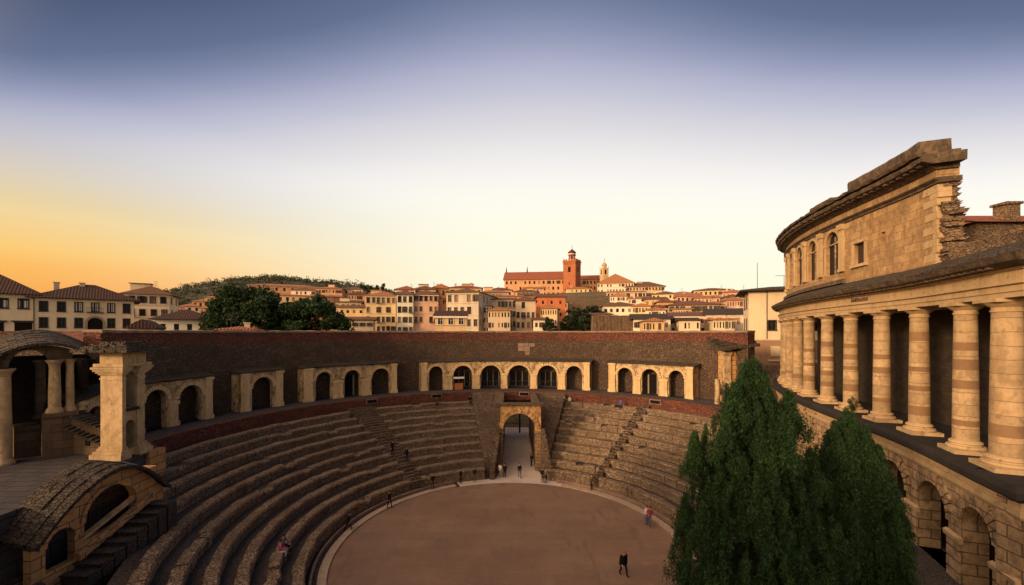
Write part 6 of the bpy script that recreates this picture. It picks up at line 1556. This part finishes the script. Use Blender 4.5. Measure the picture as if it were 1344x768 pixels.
# dusk glow centred ahead: the gradient tightens away from it
ee = mth('MULTIPLY', mth('MULTIPLY', el, .955), mth('ADD', 1.0, mth('MULTIPLY', mth('MULTIPLY', azc, azc), .84)))
rp = N('ShaderNodeValToRGB'); Lk(mth('DIVIDE', ee, R(50)), rp.inputs[0]); rp.color_ramp.interpolation = 'B_SPLINE'
def lin(r, g, b): return tuple(((c / 255 + .055) / 1.055) ** 2.4 if c > 10 else c / 255 / 12.92 for c in (r, g, b)) + (1,)
SKY = [(p_ / 50, c_) for p_, c_ in ((0, (255, 246, 208)), (7, (255, 248, 212)), (13, (255, 250, 224)), (17.3, (254, 250, 235)), (20.4, (247, 241, 236)), (23.4, (231, 227, 227)), (26.4, (213, 209, 217)), (28.5, (198, 198, 216)), (31.7, (169, 171, 201)), (34.2, (140, 148, 183)), (36.5, (114, 126, 162)), (38.7, (98, 112, 150)), (46, (62, 78, 114)), (50, (54, 70, 104)))]
def soft(c, k=.16): m_ = .3 * c[0] + .55 * c[1] + .15 * c[2]; return tuple(x + (m_ - x) * k for x in c)
SKY = [(p_, soft(c_)) for p_, c_ in SKY]
while len(rp.color_ramp.elements) < len(SKY): rp.color_ramp.elements.new(.5)
for e, (p_, c_) in zip(rp.color_ramp.elements, SKY): e.position = p_; e.color = lin(*c_)
rl = N('ShaderNodeValToRGB'); Lk(mth('DIVIDE', el, R(30)), rl.inputs[0])   # warm band low on the left, towards the sunset
ORG = [(p_ / 30, c_) for p_, c_ in ((0, (238, 150, 60)), (4, (246, 168, 74)), (6, (250, 184, 88)), (7.5, (250, 200, 112)), (10.7, (240, 211, 150)), (13.8, (217, 200, 168)), (16.7, (190, 182, 174)), (22, (170, 170, 176)))]
while len(rl.color_ramp.elements) < len(ORG): rl.color_ramp.elements.new(.5)
for e, (p_, c_) in zip(rl.color_ramp.elements, ORG): e.position = p_; e.color = lin(*c_)
lf = N('ShaderNodeMapRange'); Lk(az, lf.inputs[0]); lf.inputs[1].default_value = -.02; lf.inputs[2].default_value = -.92; lf.inputs[3].default_value = 0; lf.inputs[4].default_value = 1; lf.interpolation_type = 'SMOOTHSTEP'
mx = N('ShaderNodeMix'); mx.data_type = 'RGBA'; lf2 = N('ShaderNodeMapRange'); Lk(el, lf2.inputs[0]); lf2.inputs[1].default_value = R(11); lf2.inputs[2].default_value = R(21); lf2.inputs[3].default_value = 1; lf2.inputs[4].default_value = 0; lf2.interpolation_type = 'SMOOTHSTEP'
Lk(mth('MULTIPLY', lf.outputs[0], lf2.outputs[0]), mx.inputs[0]); Lk(rp.outputs[0], mx.inputs[6]); Lk(rl.outputs[0], mx.inputs[7])
bg = N('ShaderNodeBackground'); Lk(mx.outputs[2], bg.inputs[0]); bg.inputs[1].default_value = 1.0
sky = N('ShaderNodeTexSky'); sky.sky_type = 'NISHITA'; sky.sun_disc = False; sky.sun_elevation = R(SUN_EL); sky.sun_rotation = R(SUN_AZ)
b2 = N('ShaderNodeBackground'); Lk(sky.outputs[0], b2.inputs[0]); b2.inputs[1].default_value = .008
ad = N('ShaderNodeAddShader'); Lk(bg.outputs[0], ad.inputs[0]); Lk(b2.outputs[0], ad.inputs[1])
sd = Vector((math.sin(R(SUN_AZ)) * math.cos(R(30)), math.cos(R(SUN_AZ)) * math.cos(R(30)), math.sin(R(30))))   # warm fill glow added to the unseen sky, raised above the sun
dt = N('ShaderNodeVectorMath'); dt.operation = 'DOT_PRODUCT'; Lk(tc.outputs['Generated'], dt.inputs[0]); dt.inputs[1].default_value = sd
gl = mth('POWER', mth('MAXIMUM', mth('DIVIDE', mth('SUBTRACT', dt.outputs['Value'], .34), .66), 0.0), 1.7)
b3 = N('ShaderNodeBackground'); b3.inputs[0].default_value = (1, .68, .42, 1); Lk(mth('MULTIPLY', gl, 3.2), b3.inputs[1])
a2 = N('ShaderNodeAddShader'); Lk(ad.outputs[0], a2.inputs[0]); Lk(b3.outputs[0], a2.inputs[1]); Lk(a2.outputs[0], out.inputs[0])

sl = bpy.data.lights.new('sun', 'SUN'); sl.energy = 3.5; sl.angle = R(7); sl.color = (1, .66, .36)
so = bpy.data.objects.new('sun', sl); COL.objects.link(so)
d = Vector((math.sin(R(SUN_AZ)) * math.cos(R(SUN_EL)), math.cos(R(SUN_AZ)) * math.cos(R(SUN_EL)), math.sin(R(SUN_EL))))
so.rotation_euler = d.to_track_quat('Z', 'Y').to_euler(); so.location = (0, 0, 60)

cam = bpy.data.cameras.new('camera'); co = bpy.data.objects.new('camera', cam); COL.objects.link(co); SC.camera = co
co.location = (0, 0, EYE); co.rotation_euler = (R(90), 0, 0); cam.sensor_width = 36; cam.lens = FPX / 1344 * 36
cam.shift_y = (HY - 384) / 1344; cam.shift_x = -(CX - 672) / 1344; cam.clip_start = .1; cam.clip_end = 8000
SC.view_settings.view_transform = 'Standard'; SC.view_settings.look = 'None'; SC.view_settings.exposure = 0; SC.view_settings.gamma = 1
SC.view_settings.use_curve_mapping = False
SC.cycles.use_denoising = True; SC.cycles.max_bounces = 5; SC.cycles.diffuse_bounces = 3
